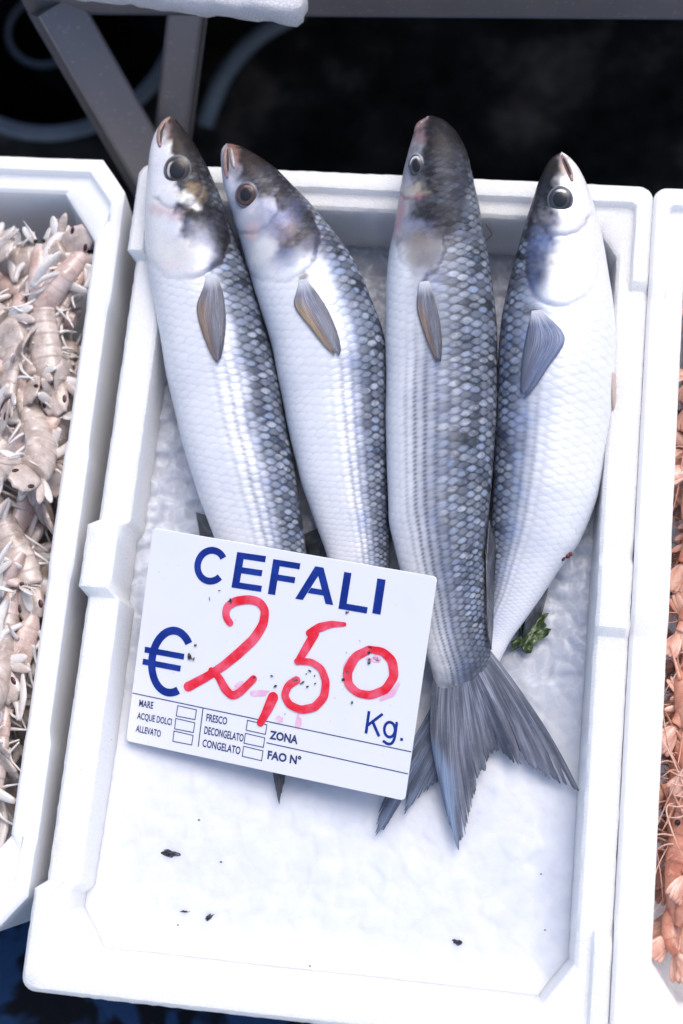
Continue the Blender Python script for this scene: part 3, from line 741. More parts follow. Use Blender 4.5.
# ---- fish 3
f3 = Fish('long grey mullet third from the left with its broad forked tail spread on the ice',
    [(429, 116), (423, 118.5), (418, 123.5), (415, 129), (408.5, 149), (402.5, 171), (399.5, 196), (395.5, 216), (392, 238), (389, 252), (385.6, 295), (385.5, 335), (386.3, 374), (385.7, 416), (387, 470), (389, 523), (399, 566), (411, 605), (423, 645), (432, 672), (438, 697), (441, 712)],
    [(430, 116), (437, 116), (443, 119), (450, 124.5), (458, 133), (467, 151), (473, 177), (479.5, 210), (485, 240), (489.5, 263), (494, 293), (496.5, 321), (498, 374), (496.5, 415), (494, 455), (489.5, 505), (485, 549), (486, 606), (489, 640), (492, 662), (500, 678)],
    [(0, .040), (.1, .029), (.25, .008), (.45, -.008), (.75, -.012), (.93, -.019), (1, -.034)], 'R', (-.85, .62),
    dict(finmix=.90, gill=(421, 240, 24, 36, -.12), cheek=(415, 180, 20, 19, -.2), headend=.24, headab=(-.95, -.25), headcol=(.05, .046, .05), cheekcol=(.34, .34, .39), cheekline=.4, flank=(.24, .26, .31), back=(.018, .02, .026), stripeband=(-.85, -.35, .8, 1.0),
         blobs=[(418, 131, 12, 18, .3, (.22, .13, .13), .8), (440, 128, 19, 24, 0, (.014, .012, .013), 1.0), (452, 165, 20, 34, -.1, (.016, .015, .017), .95), (415, 190, 14, 6, .1, (.50, .44, .35), .65), (398, 218, 5, 22, .1, (.40, .20, .22), .65), (412, 197, 16, 4, -.1, (.48, .22, .24), .6), (415, 226, 15, 14, 0, (.26, .28, .40), .6), (420, 250, 20, 24, 0, (.25, .22, .205), .8),
                (433, 262, 12, 20, -.2, (.12, .12, .15), .6), (460, 190, 22, 45, -.1, (.042, .042, .05), .8), (424, 283, 5, 5, 0, (.05, .05, .07), .9), (394, 262, 8, 28, 0, (.58, .61, .66), .6), (403, 345, 15, 60, 0, (.72, .72, .76), .7), (398, 450, 12, 90, 0, (.72, .72, .76), .6)]),
    dict(spots=.85, stripes=1.1, blue=1.2), thick=.74)
f3.eye((416.3, 165.5), 8.6, 12.4, -.15, EYE3, .50, (.08, -.05))
f3.strip('lip', [(415, 133), (419, 125), (426, 118.5)], .0022, lipmat('dark_lip', (.24, .14, .14)), .0002)
f3.fin_on('pectoral_fin', [(420, 282), (417.5, 292), (416.5, 308), (423, 329), (430, 348), (438, 366)], [(429, 281), (434, 295), (439, 316), (442, 337), (442, 352), (439.5, 369)], PEC)
f3.fan('tail_fin', [(434, 676), (448, 680), (466, 674), (490, 650)],
       [(441.5, 787), (444.3, 805), (451, 829), (458.4, 852.6), (465.4, 837), (470, 815), (474, 797), (478, 782), (480, 772), (486.5, 771), (489, 756), (497, 752), (507.6, 757.5), (515, 764), (521.6, 768), (519, 750), (523.4, 757), (530, 767), (536, 772), (538, 769), (549.7, 780.5), (552, 778), (562, 786), (570.8, 789), (579.6, 791.8)],
       [-.021, -.0205, -.0205, -.021], [-.042, -.042, -.043, -.044, -.044, -.044, -.044], FIN, nc=190, nr=26, seed=12, fray=.05, bow=.010, slits=13)
f3.fan('dorsal_fin', [(489, 520), (486, 560), (487, 612), (489, 640)], [(496, 545), (494, 580), (493, 625), (491, 650)], -.006, -.016, FIN_D, nc=40, nr=10, seed=13, wave=.0005)

# ------------------------------------------------------------------ price card
SR = np.array((.32696, -.14015, -.09935))
def rodr(w):
    th = np.linalg.norm(w); k = w / th; K = np.array([[0, -k[2], k[1]], [k[2], 0, -k[0]], [-k[1], k[0], 0]])
    return np.eye(3) + math.sin(th) * K + (1 - math.cos(th)) * K @ K
SM = rodr(SR); SP = np.array((-.04815, -.07117, -.00622)); SW, SH = .215, .16072
def sp(px):
    """pixel -> card coordinates"""
    px = np.atleast_2d(np.asarray(px, float))
    d = np.stack([(px[:, 0] - 341.5) / FPX, (px[:, 1] - 512) / FPX, np.ones(len(px))], -1) @ CR
    n = SM[:, 2]; k = ((SP - CC) @ n) / (d @ n)
    return ((CC + d * k[:, None] - SP) @ SM)[:, :2]
card = empty('price_card', SP); card.matrix_world = Matrix([list(SM[i]) + [SP[i]] for i in range(3)] + [[0, 0, 0, 1]])
tag(card, 'white price card with blue print and red handwritten price, propped on the fish', 'price sign')
def mat_card():
    m = Mat('white_card'); p = m.obj(); n, _ = m.noise(p, 25, 4); s, _ = m.noise(p, 420, 2); r, _ = m.noise(p, 30, 2)
    c = m.mix(m.math('MULTIPLY', m.mapr(n, .5, .8), .25), (.79, .79, .83), (.70, .70, .77))
    c = m.mix(m.math('MULTIPLY', m.math('MULTIPLY', m.mapr(s, .70, .74), m.mapr(r, .5, .62)), .5), c, (.15, .15, .17))
    m.set(Base_Color=c, Roughness=m.mapr(n, .3, .7, .28, .42)); m.b.inputs['Specular IOR Level'].default_value = .3; return m.m
def rounded_plate(w, h, r, t):
    pts = []
    for cx, cy, a0 in ((w / 2 - r, h / 2 - r, 0), (-w / 2 + r, h / 2 - r, 90), (-w / 2 + r, -h / 2 + r, 180), (w / 2 - r, -h / 2 + r, 270)):
        for k in range(5):
            a = math.radians(a0 + 22.5 * k); pts.append((cx + r * math.cos(a), cy + r * math.sin(a)))
    n = len(pts); V = []
    for ins, z in ((0, -t), (0, -.0002), (.0003, 0)):
        V += [(x - math.copysign(ins, x), y - math.copysign(ins, y), z) for x, y in pts]
    F = [tuple(f) for f in grid_faces(3, n, True)] + [tuple(range(2 * n, 3 * n)), tuple(range(n))[::-1]]
    return V, F
V_, F_ = rounded_plate(SW, SH, .003, .0016); mesh_obj('card', V_, F_, mat_card(), card, smooth=False)

def ink(name, c1, c2, sc=60, rough=.35, lo=.4, hi=.65):
    m = Mat(name); n, _ = m.noise(m.obj(), sc, 4, .6); m.set(Base_Color=m.mix(m.mapr(n, lo, hi), c1, c2), Roughness=rough); m.b.inputs['Specular IOR Level'].default_value = .12; return m.m
BLUE = ink('blue_print', (.010, .030, .22), (.016, .045, .28)); NAVY = ink('navy_print', (.03, .045, .15), (.05, .07, .20))
RED = ink('red_marker', (.76, .018, .035), (.84, .13, .21), 55, lo=.36, hi=.7); PINK = ink('pink_smear', (.80, .42, .62), (.80, .62, .72), 90); BLACK = ink('dark_smudge', (.03, .03, .035), (.22, .21, .23), 500)
def stroke_geo(pts, w, z=.0003, closed=False, sm=2, n=None):
    """flat ribbon with thickness in card coordinates, w = width (m) or list"""
    pts = np.asarray(pts, float)
    n = n or max(2, len(pts) * 8 if sm else len(pts))
    if closed: pts = np.r_[pts, pts[:1]]
    P = resample(pts, n, sm * 3) if sm else pts
    T = np.gradient(P, axis=0)
    if closed: T[0] = T[-1] = (P[1] - P[-2]) / 2
    T /= np.linalg.norm(T, axis=1)[:, None] + 1e-12
    Nn = np.stack([-T[:, 1], T[:, 0]], -1)
    ww = np.interp(np.linspace(0, 1, len(P)), np.linspace(0, 1, len(np.atleast_1d(w))), np.atleast_1d(w))
    A = P + Nn * ww[:, None] / 2; B = P - Nn * ww[:, None] / 2
    k = len(P)
    V = [(a[0], a[1], z) for a in A] + [(b[0], b[1], z) for b in B]
    F = [(i, k + i, k + i + 1, i + 1) for i in range(k - 1)]
    if sm and not closed:   # round ends
        for e, sg in ((0, -1), (k - 1, 1)):
            c = P[e]; i0 = len(V); m_ = 7
            a0 = math.atan2(Nn[e][1], Nn[e][0])
            V += [(c[0] + ww[e] / 2 * math.cos(a0 - sg * math.pi * q / m_), c[1] + ww[e] / 2 * math.sin(a0 - sg * math.pi * q / m_), z) for q in range(m_ + 1)]
            f = tuple(range(i0, i0 + m_ + 1)); F.append(f if sg < 0 else f[::-1])
    F2 = []
    for f in F:
        a = np.array([V[i][:2] for i in f]); ar = sum(a[i][0] * a[(i + 1) % len(a)][1] - a[(i + 1) % len(a)][0] * a[i][1] for i in range(len(a)))
        F2.append(f if ar > 0 else f[::-1])
    return V, F2
def poly_geo(pts, z=.0003):
    pts = np.asarray(pts, float); a = pts; ar = sum(a[i][0] * a[(i + 1) % len(a)][1] - a[(i + 1) % len(a)][0] * a[i][1] for i in range(len(a)))
    idx = tuple(range(len(pts)))
    return [(p[0], p[1], z) for p in pts], [idx if ar > 0 else idx[::-1]]
def z1(ox, oy, s): return lambda *p: [(ox + x / s, oy + y / s) for x, y in p]
MM = 283.8 / SW      # pixels per metre along the card's width (about 1320)

# product name CEFALI : each letter in a unit box mapped by three pixels
za = z1(180, 530, 3.1045)
def boxmap(bl, br, tl):
    o, x, y = sp(za(bl))[0], sp(za(br))[0], sp(za(tl))[0]
    return lambda pts: [tuple(o + (x - o) * p[0] + (y - o) * p[1]) for p in pts]
g = []
mp = boxmap((36, 157), (134, 174), (56, 47)); arc = [(.52 + .42 * math.cos(a), .5 + .43 * math.sin(a)) for a in np.radians(np.linspace(38, 322, 40))]
g.append(stroke_geo(mp(arc), 20.5 / 3.1045 / MM, sm=0))
mp = boxmap((160, 178), (252, 192), (178, 68)); sw = .25
for q in ([(0, 0), (sw, 0), (sw, 1), (0, 1)], [(sw, 0), (1, 0), (1, .17), (sw, .17)], [(sw, .43), (.93, .43), (.93, .60), (sw, .60)], [(sw, .83), (.97, .83), (.97, 1), (sw, 1)]): g.append(poly_geo(mp(q)))
mp = boxmap((273, 198), (357, 212), (290, 90)); sw = .27
for q in ([(0, 0), (sw, 0), (sw, 1), (0, 1)], [(sw, .42), (.9, .42), (.9, .59), (sw, .59)], [(sw, .83), (1, .83), (1, 1), (sw, 1)]): g.append(poly_geo(mp(q)))
mp = boxmap((358, 213), (476, 233), (374, 105))
for q in ([(0, 0), (.2, 0), (.61, 1), (.39, 1)], [(.8, 0), (1, 0), (.61, 1), (.5, .76)], [(.30, .22), (.72, .22), (.655, .38), (.365, .38)]): g.append(poly_geo(mp(q)))
mp = boxmap((492, 244), (580, 259), (510, 130)); sw = .26
for q in ([(0, 0), (sw, 0), (sw, 1), (0, 1)], [(sw, 0), (1, 0), (1, .17), (sw, .17)]): g.append(poly_geo(mp(q)))
mp = boxmap((597, 258), (625, 263), (613, 150)); g.append(poly_geo(mp([(0, 0), (.92, 0), (.92, 1), (0, 1)])))
V_, F_ = merge(g); mesh_obj('product_name', V_, F_, BLUE, card, smooth=False)
# euro sign
ze = z1(120, 580, 4.018); c0 = sp(ze((208, 328)))[0]; ex_ = sp(ze((300, 344)))[0] - c0; ey_ = sp(ze((225, 190)))[0] - c0
ex_ = ex_ * .86; ey_ = ey_ * .90
arc = [tuple(c0 + ex_ * math.cos(a) * 1.0 + ey_ * math.sin(a)) for a in np.radians(np.linspace(42, 300, 44))]
g = [stroke_geo(arc, 31 / 4.018 / MM, sm=0), stroke_geo(sp(ze((100, 279), (258, 308))), 23 / 4.018 / MM, .00035, sm=0), stroke_geo(sp(ze((92, 327), (244, 356))), 23 / 4.018 / MM, .00035, sm=0)]
V_, F_ = merge(g); mesh_obj('euro_symbol', V_, F_, BLUE, card, smooth=False)
# red handwritten price 2,50
zc_ = z1(270, 600, 4.553); zq = z1(190, 690, 5.69)
w8 = 8.6 / MM
def red(name, *gs):
    V_, F_ = merge(gs); return mesh_obj(name, V_, F_, RED, card, smooth=False)
red('price_digit', stroke_geo(sp(ze((443, 172), (425, 148), (428, 108), (465, 84), (520, 77), (562, 87), (585, 120), (577, 178), (540, 236), (480, 292), (420, 342), (350, 388), (275, 428))), [w8 * .8, w8, w8 * .95, w8 * 1.1, w8 * 1.1, w8 * .95, w8 * 1.1], .0006),
    stroke_geo(sp(ze((368, 362), (398, 388), (425, 440), (452, 466), (482, 452), (538, 396))), [w8 * .7, w8 * 1.0, w8 * .9, w8 * .8], .00075))
red('price_comma', stroke_geo(sp(zq((474, 40), (450, 95), (425, 145), (402, 186))), [w8 * 1.2, w8 * 1.15, w8 * .95, w8 * .85], .0006))
red('price_digit', stroke_geo(sp(zc_((340, 110), (280, 109), (222, 126), (180, 150))), [w8 * .45, w8 * .75, w8 * 1.0, w8 * .8], .0006),
    stroke_geo(sp(zc_((205, 152), (165, 220), (128, 280))), [w8 * 1.0, w8 * .95, w8 * .75], .0007),
    stroke_geo(sp(zc_((125, 278), (190, 280), (236, 312), (257, 372), (248, 440), (205, 488), (142, 500), (88, 476), (66, 432), (85, 386), (122, 364))), [w8 * .7, w8 * .8, w8 * .95, w8 * .95, w8 * .85, w8 * .9], .0008))
red('price_digit', stroke_geo(sp(zc_((455, 224), (390, 256), (352, 325), (357, 385), (400, 424), (460, 434), (528, 407), (567, 346), (558, 276), (515, 234))), [w8 * .9, w8 * 1.1, w8 * .9, w8 * .95, w8 * 1.05, w8 * .8], .0006, closed=True, n=90))
# smears
def blob(c, rx, ry, rot, z, seed, n=26, rough=.25):
    r = np.random.default_rng(seed); a = np.linspace(0, 2 * np.pi, n, endpoint=False); k = 1 + rough * np.convolve(np.r_[r.normal(0, 1, n), 0, 0], [.3, .4, .3], 'valid')[:n]
    x = rx * k * np.cos(a); y = ry * k * np.sin(a)
    return poly_geo(np.stack([c[0] + x * math.cos(rot) - y * math.sin(rot), c[1] + x * math.sin(rot) + y * math.cos(rot)], -1), z)
g = [stroke_geo(sp(zc_((365, 262), (342, 300), (338, 340))), [w8 * .35, w8 * .5, w8 * .2], .0002), stroke_geo(sp(zc_((588, 380), (560, 425), (505, 455))), [w8 * .3, w8 * .7, w8 * .3], .0002),
     stroke_geo(sp(zc_((478, 262), (500, 275), (445, 270))), [w8 * .5, w8 * .6, w8 * .4], .0002), blob(sp(zc_((130, 555)))[0], 3.5 / MM, 6 / MM, 0, .0002, 3), blob(sp(ze((560, 455)))[0], 9 / MM, 3.5 / MM, .3, .0002, 4),
     blob(sp(ze((640, 560)))[0], 4 / MM, 3 / MM, 0, .0002, 5), blob(sp(ze((478, 430)))[0], 8 / MM, 3.5 / MM, .7, .00022, 6)]
for V_, F_ in g: mesh_obj('pink_smear', V_, F_, PINK, card, smooth=False)
g = []
for i, (zf, x, y, rx, ry, ro) in enumerate([(zc_, 456, 214, 14, 6, .1), (zc_, 452, 238, 9, 9, .5), (zc_, 455, 276, 11, 15, 0), (zc_, 354, 326, 9, 8, 0), (zc_, 334, 360, 12, 9, -.6), (zc_, 118, 362, 14, 7, -.3), (zc_, 150, 375, 16, 6, -.5), (zc_, 172, 395, 10, 8, -.7), (zc_, 183, 322, 13, 6, .3), (zc_, 205, 345, 5, 8, .2),
                               (zc_, 168, 335, 5, 4, 0), (zc_, 208, 380, 5, 7, .6), (zc_, 352, 55, 14, 7, -.4), (zc_, 375, 467, 7, 10, .6), (zc_, 70, 518, 4, 4, 0), (ze, 445, 84, 12, 14, -.6), (ze, 282, 308, 16, 22, -.5), (ze, 298, 316, 8, 12, 0), (ze, 305, 262, 7, 10, .5), (ze, 362, 75, 3, 14, -.2), (ze, 402, 42, 12, 4, -.2), (ze, 540, 390, 9, 6, 0),
                               (ze, 610, 385, 9, 4, .5), (ze, 628, 425, 10, 6, -.6), (zc_, 25, 392, 11, 7, -.5), (zc_, 12, 345, 10, 4, .6), (zc_, 410, 185, 4, 3, 0), (zc_, 350, 238, 5, 3, 0)]):
    s_ = 4.3; g.append(blob(sp(zf((x, y)))[0], rx / s_ / MM * .62, ry / s_ / MM * .62, -ro, .0011, 20 + i, 16, .45))
for V_, F_ in g: mesh_obj('dark_smudge', V_, F_, BLACK, card, smooth=False)
# Kg.
zk = z1(340, 690, 6.83); wk = 18.5 / 6.83 / MM
bowl = [(340 + 37 * math.cos(a) - 4 * math.sin(a), 270 + 52 * math.sin(a) + 6 * math.cos(a)) for a in np.linspace(0, 2 * math.pi, 26, endpoint=False)]
g = [stroke_geo(sp(zk((178, 296), (199, 144))), wk, .0003, sm=0), stroke_geo(sp(zk((292, 163), (190, 240))), wk * .95, .00033, sm=0), stroke_geo(sp(zk((222, 212), (268, 316))), wk, .00036, sm=0),
     stroke_geo(sp(zk(*bowl)), wk * .95, .0003, closed=True, n=60), stroke_geo(sp(zk((388, 226), (380, 290), (372, 335), (355, 366), (328, 370), (300, 350))), wk * .95, .00034, n=40), poly_geo(sp(zk((413, 325), (432, 329), (429, 348), (410, 344))))]
V_, F_ = merge(g); mesh_obj('unit_text', V_, F_, BLUE, card, smooth=False)
# ruled lines and tick boxes
z4 = z1(120, 680, 6.83); lw = .95 / MM
g = [stroke_geo([sp([(132.6, 693)])[0], sp([(411.5, 751.8)])[0]], lw, .0002, sm=0), stroke_geo([sp([(266.5, 742.7)])[0], sp([(408, 773.8)])[0]], lw, .0002, sm=0), stroke_geo(sp(z4((568, 190), (535, 455))), lw, .00025, sm=0)]
for zf, q in [(z4, [(395, 175), (523, 203), (513, 270), (385, 245)]), (z4, [(382, 262), (512, 292), (502, 358), (374, 333)]), (z4, [(370, 348), (500, 378), (490, 443), (362, 418)]),
              (zq, [(328, 172), (438, 198), (430, 252), (320, 228)]), (zq, [(316, 246), (426, 272), (418, 326), (308, 302)]), (zq, [(306, 320), (416, 346), (408, 402), (298, 376)])]:
    P4 = sp(zf(*q))
    for i in range(4):
        a, b = P4[i], P4[(i + 1) % 4]; dd = (b - a) / np.linalg.norm(b - a) * lw * .4; g.append(stroke_geo([a - dd, b + dd], lw * .85, .0002 + .00003 * i, sm=0))
V_, F_ = merge(g); mesh_obj('ruled_lines', V_, F_, NAVY, card, smooth=False)
def text(s_, zf, bl, br, h, mat, off=0.0):
    a, b = sp(zf(bl))[0], sp(zf(br))[0]; L_ = np.linalg.norm(b - a)
    cu = bpy.data.curves.new('t', 'FONT'); cu.body = s_; cu.size = 1.0; cu.offset = off; cu.resolution_u = 3; cu.fill_mode = 'FRONT'
    ob = bpy.data.objects.new('t', cu); COL.objects.link(ob)
    dg = bpy.context.evaluated_depsgraph_get(); me = bpy.data.meshes.new_from_object(ob.evaluated_get(dg))
    v = np.zeros(len(me.vertices) * 3); me.vertices.foreach_get('co', v); v = v.reshape(-1, 3)
    F = [tuple(p.vertices) for p in me.polygons]
    bpy.data.objects.remove(ob); bpy.data.curves.remove(cu); bpy.data.meshes.remove(me)
    x0, x1 = v[:, 0].min(), v[:, 0].max(); cap = .69
    u = (b - a) / L_; n = np.array([-u[1], u[0]])
    X = (v[:, 0] - x0) / (x1 - x0) * L_; Y = v[:, 1] / cap * h / MM
    W = a + X[:, None] * u + Y[:, None] * n
    return np.c_[W, np.full(len(W), .0003)], F
for nm, lst in (('origin_text', [('MARE', z4, (130, 178), (226, 196), 6.6), ('ACQUE DOLCI', z4, (117, 263), (352, 308), 6.4), ('ALLEVATO', z4, (107, 350), (277, 389), 6.4)]),
                ('state_text', [('FRESCO', zq, (92, 175), (210, 197), 7.0), ('DECONGELATO', zq, (80, 247), (303, 294), 7.2), ('CONGELATO', zq, (70, 320), (285, 366), 7.2)]),
                ('zone_text', [('ZONA', zq, (452, 275), (612, 306), 7.6), ('FAO N\u00b0', zq, (440, 389), (630, 425), 7.6)])):
    g = [text(s_, zf, bl, br, h, NAVY, .018 if nm != 'zone_text' else .034) for s_, zf, bl, br, h in lst]
    V_, F_ = merge(g); mesh_obj(nm, V_, F_, NAVY, card, smooth=False)

# ------------------------------------------------------------------ scraps and leaf on the ice
def mat_leaf():
    m = Mat('parsley_leaf'); n, _ = m.noise(m.obj(), 160, 5, .6)
    m.set(Base_Color=m.ramp(n, [(.38, (.008, .022, .005)), (.55, (.045, .085, .022)), (.68, (.22, .27, .13))]), Roughness=.35, Coat_Weight=.2); return m.m
r_ = np.random.default_rng(5); G = []
c0 = at(531, 634, -.045)
n_, m_ = 26, 26; V_ = []
for i in range(n_):
    for j in range(m_):
        q = i / (n_ - 1); a = 2 * math.pi * j / m_
        R0 = .0135 * q * (1 + .22 * math.sin(5 * a + 1) + .12 * math.sin(11 * a)) 
        x, y = R0 * math.cos(a) * .95, R0 * math.sin(a) * 1.25
        zz = .004 * mnoise.noise((x * 190, y * 190, 1.3)) * (0.4 + q) + .0035 * math.sin(a * 7) * q * q + .002
        V_.append((x + y * .45, y, zz))
lf = mesh_obj('parsley_leaf', V_, grid_faces(n_, m_, True), mat_leaf()); lf.location = c0; lf.scale = (.82, .82, .9); fill_solidify(lf, .0006)
tag(lf, 'crumpled green parsley leaf on the ice beside the rightmost fish', 'leaf')
def mat_scrap():
    m = Mat('dark_scrap_skin'); n, _ = m.noise(m.obj(), 260, 4); m.set(Base_Color=m.mix(m.mapr(n, .45, .7), (.012, .012, .016), (.09, .10, .14)), Roughness=.3); return m.m
SCR = mat_scrap()
def scrap(label, c, L_, W_, rot, seed, h=.003):
    r = np.random.default_rng(seed); n, m_ = 6, 14; V = [(0, 0, h)]; F = []
    rim = [1 + .35 * r.normal() * .6 for _ in range(m_)]
    for i in range(1, n):
        q = i / (n - 1)
        for j in range(m_):
            a = 2 * math.pi * j / m_; k = 1 + (rim[j] - 1) * q
            V.append((L_ / 2 * q * k * math.cos(a), W_ / 2 * q * k * math.sin(a), h * math.sqrt(1 - q * q * .98) + .0006 * r.normal() - .002 * q))
    F += [(0, 1 + (j + 1) % m_, 1 + j) for j in range(m_)]
    F += [tuple(1 + np.array(f)) for f in grid_faces(n - 1, m_, True)]
    o = mesh_obj('fin_scrap', V, F, SCR); o.location = c; o.rotation_euler = (0, 0, rot)
    tag(o, label, 'scrap', 'dark scraps on the ice'); return o
ICE_Z = {}
def icez(px, py):
    p = at(px, py, -.045); ob = bpy.data.objects['crushed_ice']
    return p
dg0 = bpy.context.evaluated_depsgraph_get()
def on_ice(px, py, up=0.0):
    p = at(px, py, 0.0); d = p - CC; d /= np.linalg.norm(d)
    hit, loc, nrm, idx = bpy.data.objects['crushed_ice'].ray_cast(Vector(CC), Vector(d))
    return np.array(loc) + np.array([0, 0, up]) if hit else at(px, py, -.05)
scrap('black oblong scrap on the ice below the card, the biggest of the dark scraps', on_ice(170, 853.5), .017, .0062, -.05, 1)
scrap('thin dark sliver left of the triangular scrap near the front of the crate', on_ice(185, 911.5), .009, .0022, .1, 2, .0018)
scrap('small black triangular scrap on the ice near the front left of the crate', on_ice(209, 917), .0085, .0045, .6, 3)
scrap('small black ragged scrap on the ice near the front right of the crate', on_ice(457, 942), .0095, .0042, -.25, 4)
scrap('small grey curl of skin on the front rim of the middle crate', on_ice(414, 996, .001), .007, .0028, .5, 6, .002)
bits = []
for (x, y, q) in [(199, 820, 1.0), (221, 862, 1.0), (545, 930, .8), (541, 874, .8), (390, 982, 1.0), (310, 966, .9), (494, 995, 1.2), (178, 925, .8)]:
    p = on_ice(x, y, .0003); bm = bmesh.new(); bmesh.ops.create_icosphere(bm, subdivisions=1, radius=.0008 * q)
    bits.append(([tuple(np.array(v.co) * np.array([1.4, .8, .7]) + p) for v in bm.verts], [tuple(v.index for v in f.verts) for f in bm.faces])); bm.free()
V_, F_ = merge(bits); tag(mesh_obj('grit', V_, F_, SCR), 'tiny dark specks of grit scattered on the ice', 'grit', kind='stuff')

FEEL = plain('feeler_red', (.45, .10, .08), .4)
def on_crate(px, py, up=.0007):
    p = at(px, py, 0.0); d = p - CC; d /= np.linalg.norm(d)
    hit, loc, nrm, idx = main.ray_cast(Vector(CC), Vector(d))
    return np.array(loc) + np.array(nrm) * up if hit else p
for lab, pts in (('fine red prawn feeler stuck to the far rim between the two right fish', [(450, 189), (447, 200), (443, 213), (441, 227)]),
                 ('bent red prawn feeler on the far inner wall beside the third fish', [(482, 243), (488, 238), (493, 233), (489, 228), (486, 224)]),
                 ('short red prawn feeler on the far inner wall right of the second fish', [(366, 249), (374, 253), (385, 256)])):
    tag(tube('prawn_feeler', resample([on_crate(*q) for q in pts], 14, 2), .00035, FEEL, None, 5), lab, 'feeler', 'loose red feelers on the middle crate')

# ------------------------------------------------------------------ shrimp
def shell_mat(name, c1, c2, c3, edge, bands=8):
    m = Mat(name); p = m.obj(); s = m.sep(m.uv('uv')); u = s[0]
    ri = m.n('ShaderNodeObjectInfo').outputs['Random']
    pv = m.n('ShaderNodeVectorMath', operation='ADD'); m.put(pv.inputs[0], p); m.put(pv.inputs[1], m.comb(m.math('MULTIPLY', ri, 7.0), 0.0, 0.0)); p = pv.outputs[0]
    n1, _ = m.noise(p, 70, 5, .6); n2, _ = m.noise(p, 420, 3)
    c = m.ramp(n1, [(.30, c1), (.52, c2), (.72, c3)])
    fr = m.math('FRACT', m.math('MULTIPLY', u, bands))
    c = m.mix(m.math('MULTIPLY', m.mapr(fr, .80, .98), .6), c, edge)
    c = m.mix(m.math('MULTIPLY', m.mapr(n2, .55, .75), .35), c, tuple(min(1, q * 1.35) for q in c3))
    c = m.mix(m.math('MULTIPLY', ri, .22), c, edge)
    m.set(Base_Color=c, Roughness=.28, Coat_Weight=.4, Coat_Roughness=.12, Normal=m.bump(m.math('ADD', n2, m.math('MULTIPLY', n1, .6)), .35, .0008), Subsurface_Weight=.30, Subsurface_Radius=(.008, .004, .003))
    return m.m
MS = shell_mat('mantis_shell', (.30, .235, .20), (.56, .475, .43), (.74, .67, .63), (.42, .30, .25))
MSP = shell_mat('mantis_shell_pink', (.42, .29, .24), (.64, .50, .45), (.76, .66, .63), (.52, .32, .27), 4)
CLAW = shell_mat('claw_white', (.62, .57, .52), (.72, .68, .66), (.80, .78, .78), (.66, .55, .48), 2)
SPOT = plain('maroon_spot', (.05, .006, .016), .3)
EYEB = plain('shrimp_eye', (.015, .012, .012), .12)
PR = shell_mat('prawn_shell', (.42, .14, .08), (.66, .30, .20), (.77, .50, .40), (.54, .17, .10), 7)
PRH = shell_mat('prawn_head_shell', (.40, .14, .08), (.66, .30, .20), (.76, .48, .38), (.48, .22, .14), 3)
PRL = shell_mat('prawn_limb', (.56, .26, .18), (.70, .42, .33), (.76, .56, .48), (.60, .26, .17), 3)

def spine(n, Ln, bend, lift=0.0, ph=0.0):
    t = np.linspace(0, 1, n); a = np.cumsum(bend(t)) / n
    P = np.cumsum(np.stack([np.cos(a), np.sin(a), np.zeros(n)], -1), 0) * Ln / n
    P = P - P[n // 2]
    return t, P, a

def body_part(name, P, w, h, mat, parent, ribs=0, m_=18, ridge=.07, u0=0, u1=1):
    n = len(P); T = np.gradient(P, axis=0); T /= np.linalg.norm(T, axis=1)[:, None]
    A = np.stack([-T[:, 1], T[:, 0], np.zeros(n)], -1)
    th = np.linspace(0, 2 * np.pi, m_, endpoint=False)
    q = np.linspace(0, 1, n)
    k = 1 + ridge * ((q * ribs) % 1.0) if ribs else np.ones(n)
    hs = np.where(np.sin(th) > 0, 1.0, .55)
    V = P[:, None] + A[:, None] * (w * k)[:, None, None] * np.cos(th)[None, :, None] + np.array([0, 0, 1.])[None, None] * (h * k)[:, None, None] * (np.sin(th) * hs)[None, :, None]
    V = V.reshape(-1, 3); F = [tuple(f) for f in grid_faces(n, m_, True)] + [tuple(range(m_))[::-1], tuple(range((n - 1) * m_, n * m_))]
    o = mesh_obj(name, V, F, mat, parent, sharp=50)
    set_uv(o, np.stack([np.repeat(u0 + (u1 - u0) * q, m_), np.tile(np.arange(m_) / m_, n)], -1))
    return o

def plate(name, outline, mat, parent, th=.0012, dome=.0015):
    c = outline.mean(0); n = len(outline); V = [c + np.array([0, 0, dome])]; rings = 5
    for i in range(1, rings + 1):
        q = i / rings
        for p in outline: V.append(c + (p - c) * q + np.array([0, 0, dome * (1 - q * q)]))
    F = [(0, 1 + (j + 1) % n, 1 + j) for j in range(n)] + [tuple(1 + np.array(f)) for f in grid_faces(rings, n, True)]
    o = mesh_obj(name, V, F, mat, parent); 
    set_uv(o, np.full((len(V), 2), .05)); fill_solidify(o, th)
    return o

def oval(c, d, l, w, n=18, sq=1.0):
    d = d / np.linalg.norm(d); s_ = np.array([-d[1], d[0], 0])
    a = np.linspace(0, 2 * np.pi, n, endpoint=False)
    return np.array([c + d * l * math.cos(q) * (abs(math.cos(q)) ** (sq - 1) if abs(math.cos(q)) > 1e-6 else 1) + s_ * w * math.sin(q) for q in a])

